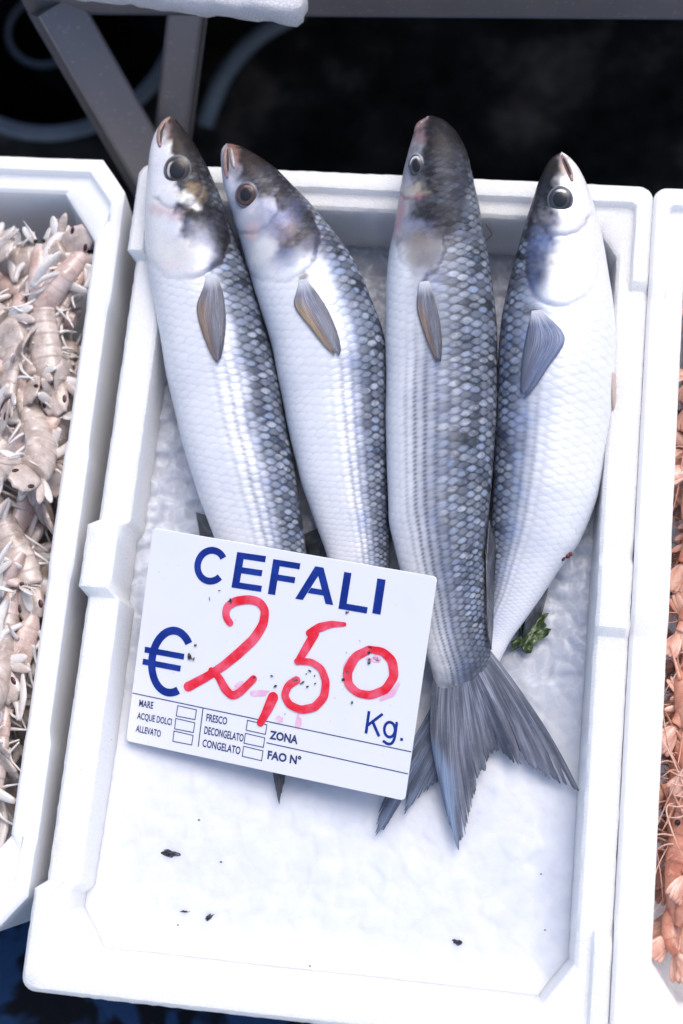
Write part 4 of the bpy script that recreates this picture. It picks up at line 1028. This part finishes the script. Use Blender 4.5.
def mantis(k, bendf, Ln=.125, seed=0):
    r = np.random.default_rng(seed)
    root = empty('mantis_shrimp')
    n = 121; t, P, a = spine(n, Ln, bendf)
    dirv = lambda i: np.array([math.cos(a[i]), math.sin(a[i]), 0]); sdv = lambda i: np.array([-math.sin(a[i]), math.cos(a[i]), 0])
    wid = np.interp(t, [0, .05, .22, .3, .55, .8, .9, 1], [.0035, .0062, .0082, .0082, .0108, .0116, .0100, .009])
    hei = wid * np.interp(t, [0, .3, .8, 1], [.8, .78, .62, .4])
    i1, i2, i3 = 34, 104, 120
    body_part('carapace', P[:i1 + 2], wid[:i1 + 2] * 1.04, hei[:i1 + 2] * 1.05, MSP, root, 1, ridge=.03)
    body_part('abdomen', P[i1:i2], wid[i1:i2], hei[i1:i2], MS, root, 8, ridge=.09)
    # tail: telson plate and two uropods
    d, s_ = dirv(112), sdv(112)
    tel = P[104] + d * .0105
    a_ = np.linspace(0, 2 * np.pi, 26, endpoint=False)
    out = np.array([tel + d * (.0120 * np.sign(math.cos(q)) * abs(math.cos(q)) ** .7 + (.0012 * math.cos(9 * q) if math.cos(q) > .2 else 0)) + s_ * .0098 * np.sign(math.sin(q)) * abs(math.sin(q)) ** .7 * (1 - .15 * math.cos(q)) for q in a_])
    tl = plate('tail_plate', out, MS, root, .0016, .0022)
    for sg in (-1, 1):
        for j, (ang, ll) in enumerate(((.55, .0105), (1.0, .0090))):
            dd = d * math.cos(ang) + sg * s_ * math.sin(ang)
            plate('tail_fin', oval(P[101] + s_ * sg * .0082 - np.array([0, 0, .001]) + dd * ll, dd, ll * 1.15, .0034, 16), CLAW if j else MS, root, .0009, .0015)
        bm = bmesh.new(); bmesh.ops.create_uvsphere(bm, u_segments=12, v_segments=8, radius=.0021)
        c = tel + d * .0020 + s_ * sg * .0072 + np.array([0, 0, .0016])
        o = mesh_obj('tail_spot', [tuple(np.array(v.co) * [1.5 if abs(d[0]) > .7 else .75, .75 if abs(d[0]) > .7 else 1.5, .45] + c) for v in bm.verts], [tuple(v.index for v in f.verts) for f in bm.faces], SPOT, tl); bm.free()
    # raptorial claws, folded paddles
    for sg in (-1, 1):
        b = P[8] + sdv(8) * sg * .006 - np.array([0, 0, .001]); d8 = dirv(8); s8 = sdv(8) * sg
        j1 = b + d8 * .018 + s8 * (.010 + .004 * r.random()); j2 = j1 - d8 * (.030 + .004 * r.random()) + s8 * .004 * r.normal()
        V1, F1 = tube_geo(resample([b, b * .5 + j1 * .5 + s8 * .004, j1], 9), np.interp(np.linspace(0, 1, 9), [0, .5, 1], [.0018, .0026, .002]), 8)
        q = np.linspace(0, 1, 14); V2, F2 = tube_geo(resample([j1, (j1 + j2) / 2 + s8 * .003, j2], 14), .0044 * np.sqrt(np.clip(np.sin(.35 + q * 2.6), .05, 1)) * .8, 10, .5)
        V_, F_ = merge([(V1, F1), (V2, F2)]); o = mesh_obj('claw', V_, F_, CLAW, root); set_uv(o, np.stack([np.linspace(0, 1, len(V_)), np.zeros(len(V_))], -1))
    for sg in (-1, 1):
        for j in range(7):
            i = 18 + j * 12; b = P[i] + sdv(i) * sg * wid[i] * .75 - np.array([0, 0, .003]); dd = sdv(i) * sg * (.010 + .004 * r.random()) + dirv(i) * (.010 + .010 * r.normal()) + np.array([0, 0, -.004 + .006 * r.normal()])
            pts = resample([b, b + dd * .5 + np.array([0, 0, .004]), b + dd - np.array([0, 0, .001])], 10, 2)
            o = tube('leg', pts, np.linspace(.0015, .0006, 10), CLAW, root, 6); set_uv(o, np.zeros((len(o.data.vertices), 2)))
        b = P[1] + sdv(1) * sg * .0028 + np.array([0, 0, .002])
        bm = bmesh.new(); bmesh.ops.create_uvsphere(bm, u_segments=10, v_segments=7, radius=.0016)
        mesh_obj('eye', [tuple(np.array(v.co) + b - dirv(1) * .0035) for v in bm.verts], [tuple(v.index for v in f.verts) for f in bm.faces], EYEB, root); bm.free()
        pts = resample([P[0] + sdv(0) * sg * .002, P[0] - dirv(0) * .010 + sdv(0) * sg * .006 + np.array([0, 0, .003]), P[0] - dirv(0) * .020 + sdv(0) * sg * .013], 14, 3)
        o = tube('antenna', pts, np.linspace(.0009, .0003, 14), CLAW, root, 5); set_uv(o, np.zeros((len(o.data.vertices), 2)))
        dd = -dirv(1) * .8 + sdv(1) * sg * .6
        plate('antenna_scale', oval(P[2] + dd * .013, dd, .0085, .0032, 14), CLAW, root, .0007, .0006)
    return root

def prawn(k, bendf, Ln=.088, seed=0):
    r = np.random.default_rng(seed); root = empty('pink_prawn')
    n = 101; t, P, a = spine(n, Ln, bendf)
    dirv = lambda i: np.array([math.cos(a[i]), math.sin(a[i]), 0]); sdv = lambda i: np.array([-math.sin(a[i]), math.cos(a[i]), 0])
    wid = np.interp(t, [0, .08, .25, .36, .5, .75, .92, 1], [.0022, .0052, .0076, .0074, .0072, .0056, .0036, .003]) * 1.05
    i1 = 38
    cp = body_part('carapace', P[:i1 + 2], wid[:i1 + 2] * 1.06, wid[:i1 + 2] * 1.05, PRH, root, 1, ridge=.02)
    body_part('abdomen', P[i1:95], wid[i1:95], wid[i1:95] * .98, PR, root, 6, ridge=.08)
    pts = resample([P[8] + np.array([0, 0, wid[8]]), P[0] - dirv(0) * .005 + np.array([0, 0, .005]), P[0] - dirv(0) * .014 + np.array([0, 0, .008])], 12, 2)
    o = tube('rostrum', pts, np.linspace(.0016, .0003, 12), PRH, cp, 6, 1.6); set_uv(o, np.zeros((len(o.data.vertices), 2)))
    d, s_ = dirv(98), sdv(98)
    for ang in (-.34, -.15, .0, .15, .34):
        dd = d * math.cos(ang) + s_ * math.sin(ang)
        plate('tail_fin', oval(P[94] + dd * .0095 + np.array([0, 0, .001 - abs(ang) * .004]), dd, .0095, .0027, 14), PRL, root, .0007, .0008)
    inner = -np.sign(a[-1] - a[0] + 1e-6) * -1
    for sg in (-1, 1):
        b = P[5] + sdv(5) * sg * .0048 + np.array([0, 0, .0022]); bm = bmesh.new(); bmesh.ops.create_uvsphere(bm, u_segments=10, v_segments=7, radius=.0018)
        mesh_obj('eye', [tuple(np.array(v.co) + b - dirv(5) * .002) for v in bm.verts], [tuple(v.index for v in f.verts) for f in bm.faces], EYEB, root); bm.free()
        e = P[0] - dirv(0) * .010 + sdv(0) * sg * (.007 + .003 * r.random())
        pts = resample([P[1] + sdv(1) * sg * .001, P[0] - dirv(0) * .009 + np.array([0, 0, .003]), e + np.array([0, 0, .006]), P[12] + sdv(12) * sg * .013 + np.array([0, 0, .009]), P[50] + sdv(50) * sg * (.012 + .006 * r.random()) + np.array([0, 0, .006]), P[80] + sdv(80) * sg * .016], 34, 5)
        o = tube('antenna', pts, np.linspace(.0006, .00025, 34), PRL, root, 5); set_uv(o, np.zeros((len(o.data.vertices), 2)))
    for j in range(5):
        i = 14 + j * 6; sd = sdv(i) * inner; b = P[i] + sd * wid[i] * .7 - np.array([0, 0, .002]); dd = sd * (.016 + .003 * r.normal()) - dirv(i) * (.010 - .005 * j * .5)
        o = tube('leg', resample([b, b + dd * .55 - dirv(i) * .004 + np.array([0, 0, .003]), b + dd], 12, 3), np.linspace(.0009, .0003, 12), PRL, root, 5); set_uv(o, np.zeros((len(o.data.vertices), 2)))
    for j in range(5):
        i = 44 + j * 9; sd = sdv(i) * inner; b = P[i] + sd * wid[i] * .45 - np.array([0, 0, .0040]); dd = sd * .006 + dirv(i) * .006
        plate('swimmeret', oval(b + dd * .7, dd, .0055, .0018, 12), PRL, root, .0006, .0005)
    return root

MPROT = [mantis(0, lambda t: 0 * t + .25, seed=1), mantis(1, lambda t: 2.2 * sstep(.2, .9, t), seed=2), mantis(2, lambda t: -2.8 * sstep(.1, .9, t), seed=3), mantis(3, lambda t: 1.2 - 2.6 * t, seed=4)]
PPROT = [prawn(0, lambda t: 1.3 * sstep(.2, .9, t), seed=1), prawn(1, lambda t: -2.9 * sstep(.25, .9, t), seed=2), prawn(2, lambda t: 4.4 * sstep(.25, .85, t), seed=3), prawn(3, lambda t: -.5 + 0 * t, seed=4)]
used_ = set()
def all_pts(o, bodyonly=False):
    R = []
    for ch in o.children:
        if bodyonly and ch.name.split('.')[0] not in ('carapace', 'abdomen'): continue
        v = np.zeros(len(ch.data.vertices) * 3); ch.data.vertices.foreach_get('co', v); R.append(v.reshape(-1, 3)); R += all_pts(ch, bodyonly)
    return R
PTS = {id(p): np.concatenate(all_pts(p)) for p in MPROT + PPROT}; BPT = {id(p): np.concatenate(all_pts(p, True)) for p in MPROT + PPROT}
def inside(p, loc, rot, sc, xr, yr):
    """nudge a shrimp so that it stays between the crate's walls"""
    import mathutils
    R = np.array(mathutils.Euler(rot).to_matrix()); Q = PTS[id(p)] @ R.T * sc + np.array(loc)
    lo, hi = Q.min(0), Q.max(0); d = np.zeros(3)
    tap = lambda z: .009 * np.clip(-z / .1, 0, 1)
    B = BPT[id(p)] @ R.T * sc + np.array(loc)
    if xr[0] is not None: d[0] = max(0, (xr[0] + .001 + tap(B[:, 2]) - B[:, 0]).max(), (xr[0] - .014 - Q[:, 0]).max(), (np.where(Q[:, 2] > -.016, xr[0] + .001, -9) - Q[:, 0]).max())
    if xr[1] is not None: d[0] = min(0, (xr[1] - .001 - tap(B[:, 2]) - B[:, 0]).min(), (xr[1] + .011 - Q[:, 0]).min(), (np.where(Q[:, 2] > -.016, xr[1] - .001, 9) - Q[:, 0]).min())
    if lo[1] < yr[0] + .008: d[1] = yr[0] + .008 - lo[1]
    elif hi[1] > yr[1] - .008: d[1] = yr[1] - .008 - hi[1]
    return tuple(np.array(loc) + d)
XM, YM = (None, -.2285), (-.248, .280); XP, YP = (.2305, None), (-.272, .275)
def put(protos, k, loc, rot, label, cat, group, sc=1.0):
    p = protos[k]
    o = p if id(p) not in used_ else copy_tree(p, skip=('tail_spot', 'antenna', 'swimmeret', 'eye', 'antenna_scale') if 'buried' in label else ())
    used_.add(id(p))
    loc = inside(p, loc, rot, sc, *((XM, YM) if cat == 'mantis shrimp' else (XP, YP)))
    o.location = loc; o.rotation_euler = rot; o.scale = (sc, sc, sc)
    tag(o, label, cat, group); return o

GM = 'mantis shrimp heaped in the left crate'; GP = 'pink prawns heaped in the right crate'
# top layer chosen by hand: (proto, px, py, z, heading degrees in the picture (head -> tail, 0 right, 90 down), roll, label)
TOPM = [(1, 14, 235, -.030, 10, 25, 'tan mantis shrimp in the far corner of the left crate, lying across the others'),
        (0, 44, 318, -.022, 92, 0, 'straight mantis shrimp with two maroon tail spots below the far corner of its crate'),
        (3, 16, 345, -.026, 100, 60, 'pinkish mantis shrimp at the left edge beside the straight one, its spotted tail fanned'),
        (2, 36, 425, -.022, 60, -50, 'curled mantis shrimp bent round near the crate wall, level with the fish backs'),
        (1, 74, 275, -.034, 120, 40, 'grey mantis shrimp wedged against the crate wall near the far corner'),
        (0, 44, 480, -.024, 135, 175, 'mantis shrimp with spread white legs beside the step in the crate rim'),
        (3, 6, 530, -.026, 80, 0, 'mantis shrimp with long pale body at the left edge, level with the price card top'),
        (2, 30, 562, -.022, 200, 70, 'mantis shrimp coiled beside the crate wall, level with the word on the price card'),
        (0, 20, 630, -.020, 62, 12, 'broad banded mantis shrimp showing its belly rings, level with the euro sign'),
        (1, 12, 705, -.024, 110, 150, 'pale mantis shrimp sloping along the wall, level with the bottom of the price card'),
        (2, 4, 790, -.030, 95, 40, 'nearest mantis shrimp at the front of the heap in the left crate')]
ref = at(0, 0, 0)
def ang_world(px, py, z, deg):
    a = at(px, py, z); b = at(px + 10 * math.cos(math.radians(deg)), py + 10 * math.sin(math.radians(deg)), z); v = b - a
    return math.atan2(v[1], v[0])
for (k, x, y, z, hdg, roll, lab) in TOPM:
    p = at(x, y, z); put(MPROT, k, p, (math.radians(roll), 0, ang_world(x, y, z, hdg)), lab, 'mantis shrimp', GM, 1.12)
r_ = np.random.default_rng(21)
ml = left.matrix_basis if hasattr(left, 'matrix_basis') else None
for layer, (z, nn) in enumerate(((-.030, 22), (-.040, 30), (-.054, 30), (-.070, 24))):
    for i in range(nn):
        yy = -.235 + .475 * ((i * .618) % 1.0); xx = -.245 - .12 * r_.random()
        put(MPROT, int(r_.integers(4)), (xx, yy, z + .006 * r_.normal()), (r_.choice([0, 0, 1.2, -1.2, 3.1]) + r_.normal() * .4, r_.normal() * .16, math.pi / 2 * r_.choice([-1, 1]) + r_.normal() * .8),
            'pale mantis shrimp buried in the heap in the left crate', 'mantis shrimp', GM, 1.10 + .18 * r_.random())
TOPP = [(3, 682, 275, -.024, 80, 'pink prawn in the far corner of the right crate, lying along the wall'), (0, 676, 335, -.026, 80, 'orange prawn second from the far end of the right crate'), (1, 676, 420, -.024, 95, 'pink prawn lying along the wall above the green eyed one in the right crate'), (3, 668, 500, -.028, 85, 'orange prawn head down against the wall, level with the rim step of the right crate'),
        (2, 682, 590, -.020, 200, 'curled salmon prawn beside the raised block of the right rim'), (3, 662, 665, -.024, 98, 'straight pale pink prawn along the wall, level with the price on the card'), (0, 676, 740, -.022, 75, 'pink prawn sloping away from the wall, level with the card bottom'),
        (3, 664, 800, -.030, 55, 'grey pink prawn sloping down right below the fish tail level'), (0, 655, 850, -.028, 105, 'orange prawn nearest the wall at the front of the right heap'), (1, 670, 880, -.026, 60, 'prawn with long feelers trailing over the clear foam at the front of the right crate'),
        (3, 668, 905, -.034, 70, 'slim prawn lying down the wall just above the clear foam in the near corner'), (0, 682, 925, -.036, 110, 'pink prawn over the near corner heap, above the lone curled one'),
        (2, 684, 965, -.040, 160, 'curled orange prawn alone in the near corner of the right crate')]
for (k, x, y, z, hdg, lab) in TOPP:
    z += .001; p = at(x, y, z); put(PPROT, k, p, (r_.normal() * .2, r_.normal() * .1, ang_world(x, y, z, hdg)), lab, 'prawn', GP, 1.22)
for layer, (z, nn) in enumerate(((-.029, 34), (-.042, 40), (-.056, 30), (-.070, 26))):
    for i in range(nn):
        yy = -.195 + .465 * ((i * .618) % 1.0); xx = .238 + (.032 if i % 3 else .08) * r_.random()
        if yy < -.15: xx = max(xx, .262)
        put(PPROT, int(r_.choice([0, 3, 3, 1])), (xx, yy, z + .004 * r_.normal()), (r_.normal() * .6, r_.normal() * .12, math.pi / 2 * r_.choice([-1, 1]) + r_.normal() * .30),
            'pink prawn buried in the heap in the right crate', 'prawn', GP, 1.0 + .15 * r_.random())

# ------------------------------------------------------------------ surroundings under and behind the crates
def mat_ground():
    m = Mat('wet_ground'); p = m.obj(); n, _ = m.noise(p, 6, 6, .65); n2, _ = m.noise(p, 28, 5)
    c = m.ramp(n, [(.38, (.010, .0095, .009)), (.52, (.040, .034, .030)), (.64, (.15, .118, .095)), (.8, (.26, .24, .24))])
    m.set(Base_Color=c, Roughness=m.mapr(n2, .35, .65, .35, .7), Normal=m.bump(n2, .4, .01)); m.b.inputs['Specular IOR Level'].default_value = .2; return m.m
g = mesh_obj('ground', [(-40, -40, -.80), (40, -40, -.80), (40, 40, -.80), (-40, 40, -.80)], [(0, 1, 2, 3)], mat_ground(), smooth=False); tag(g, kind='structure')
STEEL = Mat('grey_steel'); _p = STEEL.obj(); _n, _ = STEEL.noise(_p, 14, 5, .6); _n2, _ = STEEL.noise(_p, 220, 3)
STEEL.set(Base_Color=STEEL.mix(STEEL.math('MULTIPLY', STEEL.mapr(_n2, .62, .72), .5), STEEL.mix(_n, (.21, .195, .205), (.31, .285, .29)), (.45, .44, .45)), Roughness=STEEL.mapr(_n, .3, .7, .35, .55), Metallic=.35); STEEL = STEEL.m
DARK = ink('dark_board', (.012, .012, .013), (.03, .028, .028), 12, .6)

# stall board the crates rest on
V_, F_ = merge([box_geo((-.02, .0, -.1365), (1.30, .46, .020)), ])
st = empty('stall_bench', (0, 0, -.80))
mesh_obj('bench_top', rel(V_, (0, 0, -.80)), F_, DARK, st, smooth=False)
for sx in (-.55, .55):
    for sy in (-.18, .18):
        V_, F_ = box_geo((sx, sy, -.4735), (.04, .04, .653)); mesh_obj('leg', rel(V_, (0, 0, -.80)), F_, DARK, st, smooth=False)
tag(st, 'dark low bench under the three foam crates', 'bench')

# table behind : front rail, legs, brace, top
tb = empty('steel_table', (0, .6, -.80)); TO = (0, .6, -.80)
tag(tb, 'grey square tube steel table frame behind the crates', 'table')
zr = -.02
A_ = at(25, 2, zr); B_ = at(700, 6, zr)
dv = (B_ - A_) / np.linalg.norm(B_ - A_); pv_ = np.array([-dv[1], dv[0], 0])
def beam(name, a, b, w, h, up, mat=STEEL):
    a, b = np.asarray(a, float), np.asarray(b, float); d = (b - a) / np.linalg.norm(b - a); s_ = np.cross(d, up); s_ /= np.linalg.norm(s_); u = np.cross(s_, d)
    c = [(-1, -1), (1, -1), (1, 1), (-1, 1)]
    bv = .0018; prof = []
    for sx, sy in c:
        prof += [(sx * (w / 2 - (bv if k == (0 if sx * sy > 0 else 1) else 0)), sy * (h / 2 - (0 if k == (0 if sx * sy > 0 else 1) else bv))) for k in (0, 1)]
    V = [p + s_ * x + u * y for p in (a, b) for x, y in prof]; n = 8
    F = [(i, (i + 1) % n, n + (i + 1) % n, n + i) for i in range(n)] + [tuple(range(n))[::-1], tuple(range(n, 2 * n))]
    return mesh_obj(name, rel(V, TO), F, mat, tb, smooth=False)
lowy = at(400, 18.5, zr - .02)
rail_c = np.array([0, 0, zr])
r0 = at(28, 15.5, zr - .018); r1 = at(760, 21.5, zr - .018)      # lower front edge of the rail
dv = (r1 - r0) / np.linalg.norm(r1 - r0); back_ = np.array([-dv[1], dv[0], 0])
beam('front_rail', r0 + back_ * .02 + np.array([0, 0, .018]) - dv * .0, r1 + back_ * .02 + np.array([0, 0, .018]) + dv * .5, .040, .036, (0, 0, 1))
# left leg: slopes down towards the viewer
lt = at(59, 14, zr - .02); lb = at(127, 133, zr - .02 - .082); ld = (lb - lt) / np.linalg.norm(lb - lt)
beam('leg', lt - ld * .01, lt + ld * .62, .040, .040, (0.3, .9, .4))
br0 = at(188, 12, zr - .03); br1 = at(172, 145, zr - .135); bd = br1 - br0
beam('brace', br0 - bd * .05, br0 + bd * 1.1, .0325, .030, (0, .55, .83))
beam('leg', r1 + dv * .48 + back_ * .02, r1 + dv * .48 + back_ * .02 + ld * .6 * np.array([-1, 1, 1]), .040, .040, (0.3, .9, .4))
tv, tf = box_geo((0, 0, 0), (2.3, .60, .016), None)
ra = math.atan2(dv[1], dv[0]); RZ = np.array([[math.cos(ra), -math.sin(ra), 0], [math.sin(ra), math.cos(ra), 0], [0, 0, 1]])
tcx = r0 + dv * .55 + back_ * .325; V_ = np.array(tv) @ RZ.T + tcx + np.array([0, 0, .018 + .0185 + .0085])
mesh_obj('table_top', rel(V_, TO), tf, STEEL, tb, smooth=False)
# thick foam lid lying on the back table
def foam_sheet(W, D, T):
    bm = bmesh.new(); bmesh.ops.create_cube(bm, size=1.0)
    for v in bm.verts: v.co = Vector((v.co.x * W, v.co.y * D, v.co.z * T))
    bmesh.ops.bevel(bm, geom=bm.edges[:], offset=.005, segments=3, affect='EDGES', profile=.5)
    bmesh.ops.subdivide_edges(bm, edges=[e for e in bm.edges if e.calc_length() > .05], cuts=60, use_grid_fill=True)
    for v in bm.verts:
        k = v.co.copy(); q = k * 90
        v.co += Vector((mnoise.noise(q), mnoise.noise(q + Vector((9, 0, 0))), mnoise.noise(q + Vector((0, 7, 0))))) * .0022 + Vector((mnoise.noise(k * 260), mnoise.noise(k * 260 + Vector((5, 0, 0))), mnoise.noise(k * 260 + Vector((0, 3, 0))))) * .0010
    V = [tuple(v.co) for v in bm.verts]; F = [tuple(v.index for v in f.verts) for f in bm.faces]; bm.free()
    return mesh_obj('foam_sheet', V, F, EPS_R)
bc = foam_sheet(.40, .30, .024)
cr = at(303, 29, .0285); a2 = ra - .115
off = np.array([.20, -.15, 0]); off = np.array([off[0] * math.cos(a2) - off[1] * math.sin(a2), off[0] * math.sin(a2) + off[1] * math.cos(a2), 0])
bc.rotation_euler = (0, 0, a2); bc.location = tuple(np.array([cr[0], cr[1], .0285 + .012]) - off)
tag(bc, 'rough thick white foam sheet on the steel table behind, cut off at the top', 'foam sheet')

# added unseen screen behind the table, keeps light out of the space below
V_, F_ = [], []
nx_ = 60
for i in range(nx_ + 1):
    x = -1.6 + 3.2 * i / nx_; yb = 1.02 + .02 * math.sin(i * 1.3)
    V_ += [(x, yb, -.80), (x, yb, .02)]
F_ = [(2 * i, 2 * i + 2, 2 * i + 3, 2 * i + 1) for i in range(nx_)]
cl = mesh_obj('light_blocker', V_, F_, DARK); fill_solidify(cl, .003)
tag(cl, 'added black screen behind the steel table, blocking light from the back', 'light blocker')

# round tubs on the ground below
TUB = ink('grey_blue_plastic', (.21, .23, .265), (.30, .32, .36), 8, .4)
def tub(label, c, R_, h, rz=.014):
    o = empty('round_tub', c); prof = [(R_ * .80, 0), (R_ * .97, h - .02), (R_ + rz * .4, h - .012), (R_ + rz, h - .004), (R_ + rz * .7, h + .002), (R_ - rz * .2, h), (R_ * .95, h - .03), (R_ * .78, .006), (0.0001, .006)]
    na = 64; V = [(r * math.cos(2 * math.pi * j / na), r * math.sin(2 * math.pi * j / na), z) for r, z in prof[:6] for j in range(na)]
    mesh_obj('rim', V[2 * na:], [tuple(f) for f in grid_faces(4, na, True)], TUB, o)
    W_ = [(r * math.cos(2 * math.pi * j / na), r * math.sin(2 * math.pi * j / na), z) for r, z in (prof[0], prof[1], (R_ * .95, h - .03), prof[7], prof[8]) for j in range(na)]
    mesh_obj('wall', W_, [tuple(f) for f in grid_faces(5, na, True)], DARK, o)
    tag(o, label, 'tub'); return o
p = at(58, 22, -.60); tub('big grey blue round tub on the ground behind the left crate', (p[0], p[1], -.80), .150, .20, .016)
p = at(55, 45, -.70); tub('smaller dark round tub nested inside the big grey one', (p[0], p[1], -.79), .050, .13, .007)
hp = [at(x, y, z) for x, y, z in ((205, 125, -.74), (213, 100, -.72), (224, 75, -.70), (241, 52, -.69), (263, 32, -.69), (300, 12, -.70))]
tag(tube('grey_hose', resample(hp, 40, 8), .0115, TUB, None, 12), 'thick grey hose curving over the dark ground behind the second fish', 'hose')

# blue plastic sheet below the front of the crates
def mat_blue():
    m = Mat('blue_tarpaulin'); p = m.obj(); n, _ = m.noise(p, 16, 3, .5, .4); n2, _ = m.noise(p, 60, 4)
    s = m.mapr(n, .49, .56)
    c = m.mix(s, m.mix(n2, (.014, .044, .115), (.022, .066, .16)), (.004, .005, .008))
    m.set(Base_Color=c, Roughness=.45, Normal=m.bump(n2, .3, .006)); m.b.inputs['Specular IOR Level'].default_value = .12; return m.m
nx_, ny_ = 60, 24; V_ = []
for i in range(nx_):
    for j in range(ny_):
        x = -1.0 + 2.0 * i / (nx_ - 1); y = -.70 + .50 * j / (ny_ - 1)
        V_.append((x, y, -.30 + .010 * mnoise.noise((x * 9, y * 9, 0))))
tp = mesh_obj('blue_tarpaulin', V_, grid_faces(nx_, ny_), mat_blue()); fill_solidify(tp, .002)
tag(tp, 'blue plastic sheet with wet black patches below the front of the crates', 'tarpaulin')

# ------------------------------------------------------------------ light
w = bpy.data.worlds.new("World"); S.world = w; w.use_nodes = True
nt = w.node_tree; bg = nt.nodes['Background']; sk = nt.nodes.new('ShaderNodeTexSky'); sk.sky_type = 'NISHITA'; sk.sun_disc = False
EL, AZ = math.radians(60), math.radians(28)     # azimuth measured clockwise from +Y
sk.sun_elevation = EL; sk.sun_rotation = AZ; sk.air_density = 1.0; sk.dust_density = 3.0; sk.ozone_density = 1.0
nt.links.new(sk.outputs[0], bg.inputs[0]); bg.inputs[1].default_value = .15
sl = bpy.data.lights.new('sun', 'SUN'); sl.energy = 1.32; sl.angle = math.radians(40); sl.color = (1.0, .965, .93)
so = bpy.data.objects.new('sun', sl); COL.objects.link(so)
dirs = Vector((math.sin(AZ) * math.cos(EL), math.cos(AZ) * math.cos(EL), math.sin(EL)))
so.rotation_euler = dirs.to_track_quat('Z', 'Y').to_euler()
S.view_settings.view_transform = 'Standard'; S.view_settings.look = 'None'; S.view_settings.gamma = 1.0
S.view_settings.exposure = 0.46
S.cycles.max_bounces = 8
